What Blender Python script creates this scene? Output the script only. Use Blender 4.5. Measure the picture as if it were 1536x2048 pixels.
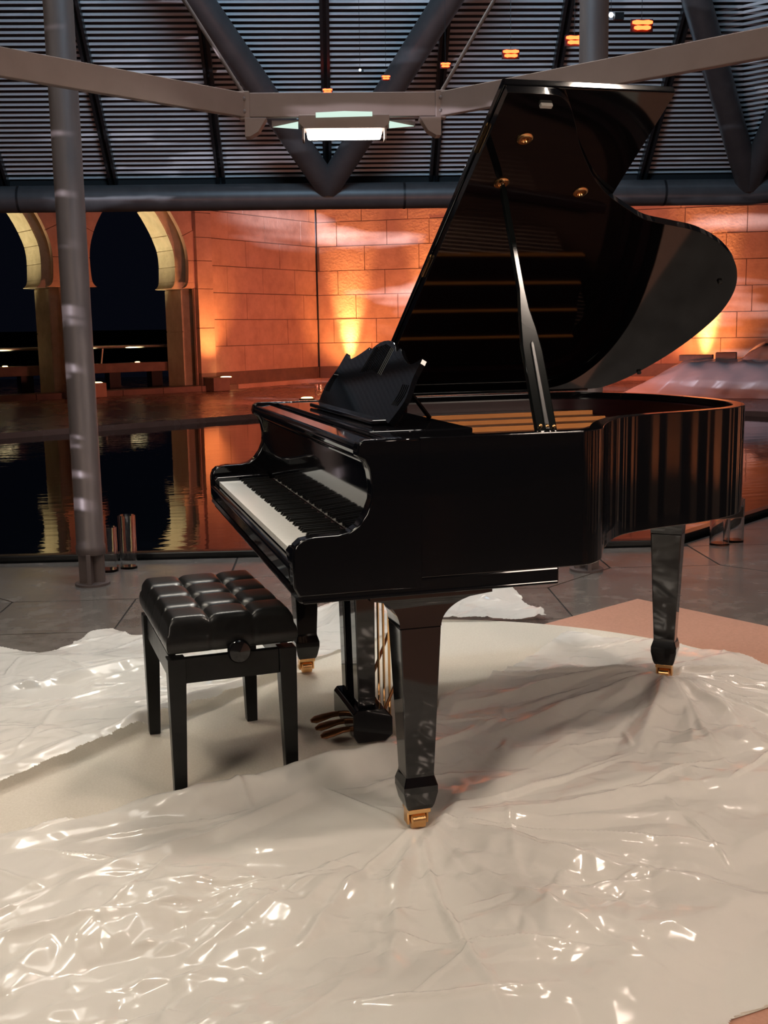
import bpy, bmesh, math, random
import numpy as np
from mathutils import Vector, Matrix
from mathutils.geometry import tessellate_polygon

random.seed(7)
rng = np.random.default_rng(11)
for o in list(bpy.data.objects):
    bpy.data.objects.remove(o)
scene = bpy.context.scene
COL = scene.collection
rad = math.radians

# ------------------------------------------------------------------ camera
F_PX = 2220.0
cam_d = bpy.data.cameras.new('camera')
cam = bpy.data.objects.new('camera', cam_d)
COL.objects.link(cam)
cam_d.sensor_fit = 'VERTICAL'
cam_d.sensor_height = 36.0
cam_d.lens = 36.0 * F_PX / 2048.0
cam_d.clip_end = 500
_yaw, _pit, _rol = 0.2736, 0.1629, -0.0161
_f = Vector((math.sin(_yaw) * math.cos(_pit), math.cos(_yaw) * math.cos(_pit), -math.sin(_pit)))
_r = Vector((math.cos(_yaw), -math.sin(_yaw), 0))
_u = _r.cross(_f)
_r2 = math.cos(_rol) * _r + math.sin(_rol) * _u
_u2 = -math.sin(_rol) * _r + math.cos(_rol) * _u
cam.matrix_world = Matrix(((_r2.x, _u2.x, -_f.x, -0.4567), (_r2.y, _u2.y, -_f.y, -2.3825), (_r2.z, _u2.z, -_f.z, 1.227), (0, 0, 0, 1)))
scene.camera = cam

# ------------------------------------------------------------------ view + world
vs = scene.view_settings
vs.view_transform = 'Standard'
vs.look = 'None'
vs.gamma = 1.0
vs.use_curve_mapping = False
vs.exposure = -0.27
world = bpy.data.worlds.new('night_sky')
scene.world = world
world.use_nodes = True
bg = world.node_tree.nodes['Background']
bg.inputs[0].default_value = (0.22, 0.27, 0.55, 1)
bg.inputs[1].default_value = 0.009

# hall frame: e1 runs along the pool edge, e2 away from the viewer
TH = rad(13)
E1 = Vector((math.cos(TH), -math.sin(TH), 0))
E2 = Vector((math.sin(TH), math.cos(TH), 0))


def hw(a, b, z=0.0):
    return Vector((a * E1.x + b * E2.x, a * E1.y + b * E2.y, z))


# ------------------------------------------------------------------ lights
def aim(o, target):
    d = Vector(target) - o.location
    o.rotation_euler = d.to_track_quat('-Z', 'Y').to_euler()


def area(name, loc, target, size, power, color, size_y=None, spread=None):
    l = bpy.data.lights.new(name, 'AREA')
    l.energy = power
    l.color = color
    l.size = size
    if size_y:
        l.shape = 'RECTANGLE'
        l.size_y = size_y
    if spread:
        l.spread = spread
    o = bpy.data.objects.new(name, l)
    COL.objects.link(o)
    o.location = loc
    aim(o, target)
    return o


def spot(name, loc, target, power, color, angle=60, blend=0.6, radius=0.04):
    l = bpy.data.lights.new(name, 'SPOT')
    l.energy = power
    l.color = color
    l.spot_size = rad(angle)
    l.spot_blend = blend
    l.shadow_soft_size = radius
    o = bpy.data.objects.new(name, l)
    COL.objects.link(o)
    o.location = loc
    aim(o, target)
    return o


WARM = (1.0, 0.80, 0.58)
ORANGE = (1.0, 0.36, 0.11)
# ceiling lamps of the hall, high above; the front fills and sheen panel are added
SPR = rad(75)
area('hall_ceiling_lamp', (-2.2, -2.2, 5.0), (0.2, 0.3, 0), 1.8, 20, (1.0, 0.88, 0.72), spread=SPR)
area('hall_ceiling_lamp', (2.6, -0.75, 5.3), (0.8, 0.4, 0), 0.45, 22, (1.0, 0.82, 0.68), spread=SPR)
area('hall_ceiling_lamp', (-2.4, 3.0, 5.4), (0.1, 0.6, 0), 0.8, 18, (1.0, 0.90, 0.74), spread=SPR)
area('hall_ceiling_lamp', (0.6, 4.2, 5.8), (0.5, 0.5, 0), 0.8, 15, (1.0, 0.92, 0.78), spread=SPR)
area('hall_ceiling_lamp', (3.2, 3.0, 5.6), (0.8, 0.5, 0), 0.8, 16, (1.0, 0.80, 0.68), spread=SPR)
area('added_front_fill', (3.2, -4.4, 2.9), (0.8, 0.6, 0.2), 1.2, 26, (1.0, 0.80, 0.66), spread=SPR)  # unseen fill added to brighten the floor under the piano
area('added_front_fill', (-3.6, -3.4, 3.0), (0.3, 0.7, 0.2), 1.2, 14, (1.0, 0.86, 0.72), spread=SPR)  # second unseen front fill, also added
area('added_sheen_panel', hw(-0.2, 5.2, 6.0), hw(0.3, 0.6, 0.0), 4.5, 48, (1.0, 0.93, 0.84), 1.4, spread=rad(100))  # unseen panel added for broad sheen on the plastic folds
# added reddish fill at the pool edge, washing louvres and steelwork from below
for a_ in (-2.6, 0.2, 2.4):
    spot('added_red_fill', hw(a_, 4.3, 0.05), hw(a_, 9.2, 3.0), 100, (1.0, 0.40, 0.26), 110, 1.0, 0.08)
# cool show light washing the roof louvres
area('hall_show_light', hw(0.0, 2.0, 1.9 + 4.0), hw(0.3, 8.6, 3.8), 1.6, 230, (0.48, 0.76, 1.0))



def gobo(o, scale, stretch, lo, hi, seed):
    """projector slide: a procedural cloud or streak pattern in the beam of a spot lamp"""
    l = o.data
    l.use_nodes = True
    nt = l.node_tree
    em = nt.nodes['Emission']
    ge = nt.nodes.new('ShaderNodeNewGeometry')
    q = o.rotation_euler.to_quaternion()
    dots = []
    for v in (Vector((1, 0, 0)), Vector((0, 1, 0)), Vector((0, 0, -1))):
        n = nt.nodes.new('ShaderNodeVectorMath')
        n.operation = 'DOT_PRODUCT'
        nt.links.new(ge.outputs['Incoming'], n.inputs[0])
        n.inputs[1].default_value = q @ v
        dots.append(n)
    cv = nt.nodes.new('ShaderNodeCombineXYZ')
    for k in (0, 1):
        d = nt.nodes.new('ShaderNodeMath')
        d.operation = 'DIVIDE'
        nt.links.new(dots[k].outputs['Value'], d.inputs[0])
        nt.links.new(dots[2].outputs['Value'], d.inputs[1])
        mm = nt.nodes.new('ShaderNodeMath')
        mm.operation = 'MULTIPLY_ADD'
        nt.links.new(d.outputs[0], mm.inputs[0])
        mm.inputs[1].default_value = stretch[k]
        mm.inputs[2].default_value = seed + k * 3.3
        nt.links.new(mm.outputs[0], cv.inputs[k])
    nz = nt.nodes.new('ShaderNodeTexNoise')
    nz.inputs['Scale'].default_value = scale
    nz.inputs['Detail'].default_value = 3
    nt.links.new(cv.outputs[0], nz.inputs['Vector'])
    mr = nt.nodes.new('ShaderNodeMapRange')
    mr.inputs[1].default_value = lo
    mr.inputs[2].default_value = hi
    nt.links.new(nz.outputs[0], mr.inputs[0])
    nt.links.new(mr.outputs[0], em.inputs['Strength'])


# projectors of the light show: clouds on the court walls, streaks on the steelwork
gobo(spot('cloud_projector', hw(-5.5, 9.0, 3.6), (9.6, 21.4, 3.0), 27000, (0.80, 0.78, 1.0), 44, 0.3, 0.02), 3.0, (1.0, 5.0), 0.54, 0.66, 4.2)
gobo(spot('cloud_projector', hw(-1.5, 9.3, 2.2), (10.5, 13.0, 0.7), 1700, (0.75, 0.80, 1.0), 34, 0.4, 0.02), 3.0, (1.0, 5.0), 0.48, 0.60, 1.7)
gobo(spot('streak_projector', hw(-4.2, -1.2, 2.4), hw(0.2, 5.5, 2.75), 1500, (0.85, 0.86, 1.0), 52, 0.2, 0.01), 5.0, (1.2, 9.0), 0.575, 0.61, 7.7)

# ------------------------------------------------------------------ material helpers
def mat(name, color, rough=0.5, metal=0.0, spec=0.5, **kw):
    m = bpy.data.materials.new(name)
    m.use_nodes = True
    b = m.node_tree.nodes['Principled BSDF']
    b.inputs['Base Color'].default_value = (*color, 1)
    b.inputs['Roughness'].default_value = rough
    b.inputs['Metallic'].default_value = metal
    b.inputs['Specular IOR Level'].default_value = spec
    for k, v in kw.items():
        b.inputs[k].default_value = v
    return m


def nd(m, kind, **kw):
    n = m.node_tree.nodes.new(kind)
    for k, v in kw.items():
        setattr(n, k, v)
    return n


def lk(m, a, b):
    m.node_tree.links.new(a, b)


def noisy(m, c1, c2, scale=8.0, detail=6, rough=None, bump=0.0, bump_scale=None, coord='Object', stretch=(1, 1, 1), dist=0.01):
    b = m.node_tree.nodes['Principled BSDF']
    tc = nd(m, 'ShaderNodeTexCoord')
    mp = nd(m, 'ShaderNodeMapping')
    mp.inputs['Scale'].default_value = stretch
    lk(m, tc.outputs[coord], mp.inputs[0])
    n = nd(m, 'ShaderNodeTexNoise')
    n.inputs['Scale'].default_value = scale
    n.inputs['Detail'].default_value = detail
    n.inputs['Roughness'].default_value = 0.62
    lk(m, mp.outputs[0], n.inputs['Vector'])
    r = nd(m, 'ShaderNodeValToRGB')
    r.color_ramp.elements[0].position = 0.32
    r.color_ramp.elements[1].position = 0.68
    r.color_ramp.elements[0].color = (*c1, 1)
    r.color_ramp.elements[1].color = (*c2, 1)
    lk(m, n.outputs[0], r.inputs[0])
    lk(m, r.outputs[0], b.inputs['Base Color'])
    if rough:
        mr = nd(m, 'ShaderNodeMapRange')
        mr.inputs[3].default_value = rough[0]
        mr.inputs[4].default_value = rough[1]
        lk(m, n.outputs[0], mr.inputs[0])
        lk(m, mr.outputs[0], b.inputs['Roughness'])
    if bump:
        n2 = n
        if bump_scale:
            n2 = nd(m, 'ShaderNodeTexNoise')
            n2.inputs['Scale'].default_value = bump_scale
            n2.inputs['Detail'].default_value = 5
            lk(m, mp.outputs[0], n2.inputs['Vector'])
        bp = nd(m, 'ShaderNodeBump')
        bp.inputs['Strength'].default_value = bump
        bp.inputs['Distance'].default_value = dist
        lk(m, n2.outputs[0], bp.inputs['Height'])
        lk(m, bp.outputs[0], b.inputs['Normal'])
    return m


def emis(name, color, strength):
    m = bpy.data.materials.new(name)
    m.use_nodes = True
    nt = m.node_tree
    nt.nodes.clear()
    e = nt.nodes.new('ShaderNodeEmission')
    e.inputs[0].default_value = (*color, 1)
    e.inputs[1].default_value = strength
    o = nt.nodes.new('ShaderNodeOutputMaterial')
    nt.links.new(e.outputs[0], o.inputs[0])
    return m


M = {}
M['lacquer'] = mat('black_lacquer', (0.004, 0.004, 0.005), 0.05, spec=0.55)
M['prop_black'] = mat('prop_lacquer', (0.005, 0.006, 0.006), 0.12, spec=0.16)
M['rubber_dark'] = mat('dark_rubber', (0.01, 0.01, 0.01), 0.7)
M['lacquer_soft'] = mat('black_satin', (0.008, 0.008, 0.009), 0.28, spec=0.45)
M['bench_black'] = noisy(mat('bench_black', (0.01, 0.01, 0.01), 0.3, spec=0.22), (0.005, 0.005, 0.005), (0.008, 0.008, 0.008), 20, rough=(0.24, 0.36))
M['leather'] = noisy(mat('black_leather', (0.012, 0.012, 0.012), 0.3, spec=0.42), (0.006, 0.006, 0.006), (0.010, 0.010, 0.010), 60, rough=(0.25, 0.38), bump=0.12, bump_scale=220, dist=0.002)
M['ivory'] = mat('white_key', (0.80, 0.78, 0.74), 0.25)
M['ebony'] = mat('black_key', (0.006, 0.006, 0.006), 0.3)
M['brass'] = mat('brass', (0.85, 0.50, 0.22), 0.22, 1.0)
M['brass_old'] = mat('worn_brass', (0.42, 0.18, 0.08), 0.28, 1.0)
M['gold_plate'] = noisy(mat('gold_plate', (0.85, 0.36, 0.09), 0.5), (0.72, 0.255, 0.055), (0.80, 0.30, 0.07), 5)
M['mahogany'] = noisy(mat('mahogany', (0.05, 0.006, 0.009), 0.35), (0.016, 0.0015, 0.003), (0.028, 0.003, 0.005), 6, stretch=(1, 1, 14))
M['soundboard'] = noisy(mat('soundboard', (0.10, 0.04, 0.025), 0.4), (0.08, 0.03, 0.02), (0.13, 0.05, 0.03), 4, stretch=(1, 20, 1))
M['string'] = mat('string_steel', (0.30, 0.20, 0.16), 0.35, 1.0)
M['felt_red'] = mat('red_felt', (0.03, 0.006, 0.007), 0.95)
M['rubber'] = mat('rubber', (0.55, 0.52, 0.48), 0.6)
M['carpet'] = noisy(mat('cream_carpet', (0.58, 0.53, 0.45), 0.95, spec=0.1), (0.55, 0.505, 0.43), (0.62, 0.575, 0.50), 160, bump=0.35, bump_scale=500, dist=0.004)
M['pink_mat'] = noisy(mat('salmon_board', (0.55, 0.27, 0.18), 0.7, spec=0.3), (0.40, 0.205, 0.145), (0.47, 0.245, 0.175), 90, bump=0.15, bump_scale=300, dist=0.003)
M['tile'] = noisy(mat('grey_stone_tile', (0.12, 0.11, 0.10), 0.2, spec=0.6), (0.10, 0.087, 0.078), (0.17, 0.15, 0.135), 7, rough=(0.10, 0.30), bump=0.05, bump_scale=30, dist=0.004)
M['joint'] = mat('tile_joint', (0.02, 0.018, 0.017), 0.7)
M['curb'] = mat('black_curb', (0.004, 0.004, 0.004), 0.25)
M['steel'] = noisy(mat('brushed_steel', (0.2, 0.18, 0.17), 0.45, 0.35), (0.135, 0.10, 0.092), (0.175, 0.132, 0.122), 14, rough=(0.42, 0.52), stretch=(1, 1, 0.2))
M['truss'] = noisy(mat('grey_painted_steel', (0.10, 0.105, 0.11), 0.42, 0.2), (0.09, 0.095, 0.10), (0.12, 0.125, 0.13), 6)
M['mullion'] = mat('dark_mullion', (0.035, 0.037, 0.04), 0.4, 0.4)
M['slat'] = mat('aluminium_slat', (0.80, 0.80, 0.82), 0.35, 0.35)
M['roof_dark'] = mat('dark_roof_lining', (0.012, 0.013, 0.015), 0.8)
M['band'] = noisy(mat('beige_ring_steel', (0.42, 0.36, 0.32), 0.5, 0.1), (0.225, 0.16, 0.14), (0.25, 0.18, 0.16), 9)
M['sandstone'] = noisy(mat('sandstone', (0.62, 0.40, 0.28), 0.8, spec=0.25), (0.54, 0.34, 0.24), (0.70, 0.46, 0.33), 3.2, bump=0.3, bump_scale=18, dist=0.02)
M['sandstone_dark'] = noisy(mat('dark_plinth_stone', (0.20, 0.12, 0.09), 0.5), (0.16, 0.10, 0.075), (0.24, 0.15, 0.11), 4)
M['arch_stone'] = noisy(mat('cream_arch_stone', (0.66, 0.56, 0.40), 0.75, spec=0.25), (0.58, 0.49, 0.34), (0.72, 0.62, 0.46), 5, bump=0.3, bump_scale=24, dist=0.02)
M['mortar'] = mat('mortar', (0.30, 0.21, 0.16), 0.9)
M['terrace'] = noisy(mat('terrace_stone', (0.30, 0.17, 0.13), 0.3, spec=0.5), (0.25, 0.14, 0.105), (0.34, 0.20, 0.15), 1.2, rough=(0.16, 0.38))
M['dark_metal'] = mat('dark_metal', (0.02, 0.02, 0.022), 0.4, 0.5)
M['handrail'] = mat('handrail_steel', (0.5, 0.48, 0.44), 0.3, 0.9)
M['far_dark'] = mat('far_bank', (0.006, 0.007, 0.006), 0.9)
M['lamp_white'] = emis('lamp_white', (1.0, 0.98, 0.88), 16)
M['lamp_pale'] = emis('lamp_pale_panel', (0.72, 0.95, 0.82), 1.15)
M['lamp_orange'] = emis('reflected_heat_glow', (1.0, 0.05, 0.012), 15)
M['lamp_warm'] = emis('warm_lens', (1.0, 0.62, 0.25), 9)
M['lamp_spark'] = emis('pin_light', (0.8, 0.92, 1.0), 14)

# water: dark, rippled
w = mat('pool_water', (0.002, 0.003, 0.004), 0.02, spec=0.9, IOR=1.33)
_b = w.node_tree.nodes['Principled BSDF']
_tc = nd(w, 'ShaderNodeTexCoord')
_mp = nd(w, 'ShaderNodeMapping')
_mp.inputs['Rotation'].default_value = (0, 0, TH)
_mp.inputs['Scale'].default_value = (0.5, 2.2, 1)
lk(w, _tc.outputs['Object'], _mp.inputs[0])
_n = nd(w, 'ShaderNodeTexNoise')
_n.inputs['Scale'].default_value = 2.6
_n.inputs['Detail'].default_value = 4
lk(w, _mp.outputs[0], _n.inputs['Vector'])
_bp = nd(w, 'ShaderNodeBump')
_bp.inputs['Strength'].default_value = 0.10
_bp.inputs['Distance'].default_value = 0.02
lk(w, _n.outputs[0], _bp.inputs['Height'])
lk(w, _bp.outputs[0], _b.inputs['Normal'])
M['water'] = w

# clear glass for vases
g = mat('clear_glass', (1, 1, 1), 0.02, spec=0.5)
g.node_tree.nodes['Principled BSDF'].inputs['Transmission Weight'].default_value = 1.0
g.node_tree.nodes['Principled BSDF'].inputs['IOR'].default_value = 1.45
M['glass'] = g


def film_material(name, milk, see, rough):
    m = bpy.data.materials.new(name)
    m.use_nodes = True
    nt = m.node_tree
    b = nt.nodes['Principled BSDF']
    b.inputs['Base Color'].default_value = (*milk, 1)
    b.inputs['Roughness'].default_value = rough
    b.inputs['Specular IOR Level'].default_value = 0.6
    tr = nt.nodes.new('ShaderNodeBsdfTransparent')
    tr.inputs[0].default_value = (0.97, 0.955, 0.93, 1)
    lw = nt.nodes.new('ShaderNodeLayerWeight')
    lw.inputs[0].default_value = 0.35
    mr = nt.nodes.new('ShaderNodeMapRange')
    mr.inputs[3].default_value = 1 - see
    mr.inputs[4].default_value = min(1, 1 - see + 0.45)
    nt.links.new(lw.outputs['Facing'], mr.inputs[0])
    mx = nt.nodes.new('ShaderNodeMixShader')
    nt.links.new(mr.outputs[0], mx.inputs[0])
    nt.links.new(tr.outputs[0], mx.inputs[1])
    nt.links.new(b.outputs[0], mx.inputs[2])
    out = nt.nodes['Material Output']
    nt.links.new(mx.outputs[0], out.inputs[0])
    return m


M['film'] = film_material('polythene_film', (0.76, 0.735, 0.69), 0.40, 0.14)
M['wrap'] = film_material('stretch_wrap', (0.55, 0.52, 0.52), 0.30, 0.2)


# ------------------------------------------------------------------ mesh helpers
class MB:
    def __init__(self):
        self.v = []
        self.f = []

    def add(self, vs_, fs):
        n = len(self.v)
        self.v += [tuple(p) for p in vs_]
        self.f += [tuple(i + n for i in f) for f in fs]
        return self

    def box(self, lo, hi):
        x0, y0, z0 = lo
        x1, y1, z1 = hi
        return self.add([(x0, y0, z0), (x1, y0, z0), (x1, y1, z0), (x0, y1, z0), (x0, y0, z1), (x1, y0, z1), (x1, y1, z1), (x0, y1, z1)],
                        [(0, 3, 2, 1), (4, 5, 6, 7), (0, 1, 5, 4), (1, 2, 6, 5), (2, 3, 7, 6), (3, 0, 4, 7)])

    def obox(self, c, ax, ay, az, sx, sy, sz):
        """box centred at c with half sizes along given axes"""
        c = Vector(c)
        P = []
        for k in (-1, 1):
            for i, j in ((-1, -1), (1, -1), (1, 1), (-1, 1)):
                P.append(c + ax * (i * sx) + ay * (j * sy) + az * (k * sz))
        return self.add(P, [(0, 3, 2, 1), (4, 5, 6, 7), (0, 1, 5, 4), (1, 2, 6, 5), (2, 3, 7, 6), (3, 0, 4, 7)])

    def prism(self, poly, fa, fb):
        """poly: list of 2D points; fa, fb map a 2D point to 3D for the two ends. handles concave"""
        n = len(poly)
        A = [fa(p) for p in poly]
        B = [fb(p) for p in poly]
        tri = tessellate_polygon([[Vector((p[0], p[1], 0)) for p in poly]])
        fs = [tuple(t) for t in tri] + [tuple(n + i for i in reversed(t)) for t in tri]
        fs += [(i, (i + 1) % n, n + (i + 1) % n, n + i) for i in range(n)]
        return self.add(A + B, fs)

    def tube(self, path, r, seg=14, caps=True, rads=None):
        path = [Vector(p) for p in path]
        n = len(path)
        rings = []
        prev = None
        for i, p in enumerate(path):
            t = (path[min(i + 1, n - 1)] - path[max(i - 1, 0)]).normalized()
            a = Vector((0, 0, 1)) if abs(t.z) < 0.9 else Vector((1, 0, 0))
            if prev is None:
                x = t.cross(a).normalized()
            else:
                x = (prev - t * prev.dot(t)).normalized()
            prev = x
            y = t.cross(x)
            rr = rads[i] if rads else r
            rings.append([p + (x * math.cos(2 * math.pi * k / seg) + y * math.sin(2 * math.pi * k / seg)) * rr for k in range(seg)])
        vs_ = [q for ring in rings for q in ring]
        fs = []
        for i in range(n - 1):
            for k in range(seg):
                k2 = (k + 1) % seg
                fs.append((i * seg + k, i * seg + k2, (i + 1) * seg + k2, (i + 1) * seg + k))
        if caps:
            fs.append(tuple(reversed(range(seg))))
            fs.append(tuple((n - 1) * seg + k for k in range(seg)))
        return self.add(vs_, fs)

    def lathe(self, prof, c=(0, 0, 0), axis=(0, 0, 1), seg=28):
        c = Vector(c)
        az = Vector(axis).normalized()
        a = Vector((1, 0, 0)) if abs(az.x) < 0.9 else Vector((0, 1, 0))
        ax = az.cross(a).normalized()
        ay = az.cross(ax)
        vs_ = []
        for r, h in prof:
            for k in range(seg):
                t = 2 * math.pi * k / seg
                vs_.append(c + az * h + (ax * math.cos(t) + ay * math.sin(t)) * r)
        fs = []
        m = len(prof)
        for i in range(m - 1):
            for k in range(seg):
                k2 = (k + 1) % seg
                fs.append((i * seg + k, i * seg + k2, (i + 1) * seg + k2, (i + 1) * seg + k))
        fs.append(tuple(reversed(range(seg))))
        fs.append(tuple((m - 1) * seg + k for k in range(seg)))
        return self.add(vs_, fs)

    def loft(self, secs):
        """list of closed rings with the same point count"""
        n = len(secs[0])
        vs_ = [p for s in secs for p in s]
        fs = []
        for i in range(len(secs) - 1):
            for k in range(n):
                k2 = (k + 1) % n
                fs.append((i * n + k, i * n + k2, (i + 1) * n + k2, (i + 1) * n + k))
        fs.append(tuple(reversed(range(n))))
        fs.append(tuple((len(secs) - 1) * n + k for k in range(n)))
        return self.add(vs_, fs)

    def mesh(self, name, origin=(0, 0, 0)):
        o = Vector(origin)
        me = bpy.data.meshes.new(name)
        me.from_pydata([tuple(Vector(p) - o) for p in self.v], [], self.f)
        bm = bmesh.new()
        bm.from_mesh(me)
        bmesh.ops.recalc_face_normals(bm, faces=bm.faces)
        bm.to_mesh(me)
        bm.free()
        me.update()
        return me


ORG = {}


def tag(o, label=None, cat=None, group=None, kind=None):
    if label:
        o['label'] = label
    if cat:
        o['category'] = cat
    if group:
        o['group'] = group
    if kind:
        o['kind'] = kind
    return o


def empty(name, loc, label, cat, group=None):
    o = bpy.data.objects.new(name, None)
    o.empty_display_size = 0.1
    COL.objects.link(o)
    o.location = loc
    ORG[o.name] = Vector(loc)
    return tag(o, label, cat, group)


def smooth_by_angle(me, ang):
    me.polygons.foreach_set('use_smooth', [True] * len(me.polygons))
    bm = bmesh.new()
    bm.from_mesh(me)
    for e in bm.edges:
        if len(e.link_faces) == 2:
            e.smooth = e.calc_face_angle(0) < ang
        else:
            e.smooth = False
    bm.to_mesh(me)
    bm.free()


def link(name, me, m, parent=None, loc=None):
    o = bpy.data.objects.new(name, me)
    COL.objects.link(o)
    if m is not None and not me.materials:
        me.materials.append(m)
    if parent is not None:
        o.parent = parent
        ORG[o.name] = ORG.get(parent.name, Vector((0, 0, 0)))
    if loc is not None:
        o.location = loc
    return o


def build(name, mb, m, parent=None, bevel=0.0, seg=2, smooth=None, origin=None):
    """one mesh object. Coordinates in mb are world coordinates."""
    if parent is not None:
        org = ORG.get(parent.name, Vector((0, 0, 0)))
    else:
        if origin is None:
            xs = np.array([tuple(p) for p in mb.v])
            origin = ((xs[:, 0].min() + xs[:, 0].max()) / 2, (xs[:, 1].min() + xs[:, 1].max()) / 2, xs[:, 2].min())
        org = Vector(origin)
    me = mb.mesh(name, org)
    if smooth is not None:
        smooth_by_angle(me, rad(smooth))
    o = link(name, me, m, parent)
    if parent is None:
        o.location = org
        ORG[o.name] = org
    if bevel:
        b = o.modifiers.new('bevel', 'BEVEL')
        b.width = bevel
        b.segments = seg
        b.limit_method = 'ANGLE'
        b.angle_limit = rad(35)
        b.harden_normals = False
    return o


def seamless(o, xs):
    """bevel every sharp edge except those lying in the plane x = xs, where two parts meet flush"""
    me = o.data
    at = me.attributes.new('bevel_weight_edge', 'FLOAT', 'EDGE')
    lx_ = ORG[o.name].x
    bm = bmesh.new()
    bm.from_mesh(me)
    bm.edges.ensure_lookup_table()
    w_ = []
    for e in bm.edges:
        sharp = len(e.link_faces) == 2 and e.calc_face_angle(0) > rad(35)
        flush = all(abs(v.co.x + lx_ - xs) < 0.002 for v in e.verts)
        w_.append(1.0 if sharp and not flush else 0.0)
    bm.free()
    at.data.foreach_set('value', w_)
    o.modifiers['bevel'].limit_method = 'WEIGHT'
    o.modifiers['bevel'].harden_normals = True


def struct(name, mb, m, label=None, **kw):
    o = build(name, mb, m, **kw)
    o['kind'] = 'structure'
    if label:
        o['label'] = label
    return o


def catmull(pts, n=8, closed=False):
    P = [Vector((p[0], p[1], 0)) for p in pts]
    out = []
    m = len(P)
    rngi = range(m) if closed else range(m - 1)
    for i in rngi:
        p0 = P[(i - 1) % m] if closed or i > 0 else P[i]
        p1 = P[i]
        p2 = P[(i + 1) % m]
        p3 = P[(i + 2) % m] if closed or i + 2 < m else P[(i + 1) % m]
        for k in range(n):
            t = k / n
            q = 0.5 * ((2 * p1) + (p2 - p0) * t + (2 * p0 - 5 * p1 + 4 * p2 - p3) * t * t + (3 * p1 - p0 - 3 * p2 + p3) * t ** 3)
            out.append((q.x, q.y))
    if not closed:
        out.append((P[-1].x, P[-1].y))
    return out


def clip_poly(poly, nx, ny, c):
    """keep points with nx*x+ny*y<=c"""
    out = []
    for i in range(len(poly)):
        a, b = poly[i], poly[(i + 1) % len(poly)]
        da = nx * a[0] + ny * a[1] - c
        db = nx * b[0] + ny * b[1] - c
        if da <= 0:
            out.append(a)
        if (da < 0 < db) or (db < 0 < da):
            t = da / (da - db)
            out.append((a[0] + (b[0] - a[0]) * t, a[1] + (b[1] - a[1]) * t))
    return out


def shrink(poly, d):
    """inset a convex polygon by scaling about its centre"""
    cx = sum(p[0] for p in poly) / len(poly)
    cy = sum(p[1] for p in poly) / len(poly)
    r = min(math.hypot(p[0] - cx, p[1] - cy) for p in poly)
    k = 1 - d / max(r, 0.05)
    return [(cx + (p[0] - cx) * k, cy + (p[1] - cy) * k) for p in poly]


exec_parts = []
# =================================================================== STRUCTURE
# ---- indoor floor: slab and stone tiles (octagons and squares)
POOL = [(-9, 3.66), (1.95, 3.66), (6.6, 8.31), (6.6, 12.6), (4.3, 15.2), (-0.2, 15.2), (-4.14, 11.97), (-9, 8.0)]
fl = [(-9, -5.5), (9.5, -5.5), (9.5, 11.1), (6.7, 8.31), (2.0, 3.62), (-9, 3.62)]
floor = struct('floor', MB().prism(fl, lambda p: hw(p[0], p[1], -0.15), lambda p: hw(p[0], p[1], -0.007)), M['joint'], 'grey stone floor of the hall')
A_T = 0.57
PT = A_T * (1 + math.sqrt(2)) * math.sqrt(0.5)
sqc = (-1.125, 2.41)


def tile_obj(poly, name):
    for nx, ny, c in ((0, 1, 3.60), (1 / math.sqrt(2), -1 / math.sqrt(2), 9.0), (-1 / math.sqrt(2), 1 / math.sqrt(2), (3.6 - 1.97) / math.sqrt(2))):
        pass
    p2 = poly
    # the floor is the union of the strip before the pool and the wedge to its right
    res = []
    a = clip_poly(p2, 0, 1, 3.60)
    if len(a) > 2:
        res.append(a)
    b = clip_poly(clip_poly(p2, 0, -1, -3.60), -1 / math.sqrt(2), 1 / math.sqrt(2), (3.60 - 2.0) / math.sqrt(2))
    if len(b) > 2:
        res.append(b)
    for q in res:
        ar = abs(sum(q[i][0] * q[(i + 1) % len(q)][1] - q[(i + 1) % len(q)][0] * q[i][1] for i in range(len(q)))) / 2
        if ar < 0.01:
            continue
        q = shrink(q, 0.005)
        build(name, MB().prism(q, lambda p: hw(p[0], p[1], -0.006), lambda p: hw(p[0], p[1], 0.0)), M['tile'], floor)


for i in range(-5, 9):
    for j in range(-8, 8):
        cx = sqc[0] + PT * (i - j) if False else sqc[0] + PT * i
        cy = sqc[1] + PT * j
        if cx < -5 or cx > 8 or cy < -5 or cy > 7.5:
            continue
        if (i + j) % 2 == 0:
            h = A_T / 2
            tile_obj([(cx - h, cy - h), (cx + h, cy - h), (cx + h, cy + h), (cx - h, cy + h)], 'floor_tile')
        else:
            R = A_T / (2 * math.sin(math.pi / 8))
            tile_obj([(cx + R * math.cos(math.pi / 8 + k * math.pi / 4 - 0), cy + R * math.sin(math.pi / 8 + k * math.pi / 4)) for k in range(8)], 'floor_tile')

# ---- black curb of the pool
cb = MB()
for (a, b) in (((-9, 3.66), (1.95, 3.66)), ((1.95, 3.66), (6.6, 8.31))):
    A, B = hw(*a, 0), hw(*b, 0)
    d = (B - A).normalized()
    n = Vector((-d.y, d.x, 0))
    cb.obox((A + B) / 2 + Vector((0, 0, -0.05)), d, n, Vector((0, 0, 1)), (B - A).length / 2 + 0.02, 0.035, 0.085)
struct('trim_1', cb, M['curb'], 'black pool curb along the floor edge', bevel=0.006)

# ---- water
wp = struct('pool_water', MB().prism(POOL, lambda p: hw(p[0], p[1], -0.25), lambda p: hw(p[0], p[1], -0.08)), M['water'], 'dark rippled pool water mirroring the arches')

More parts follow.
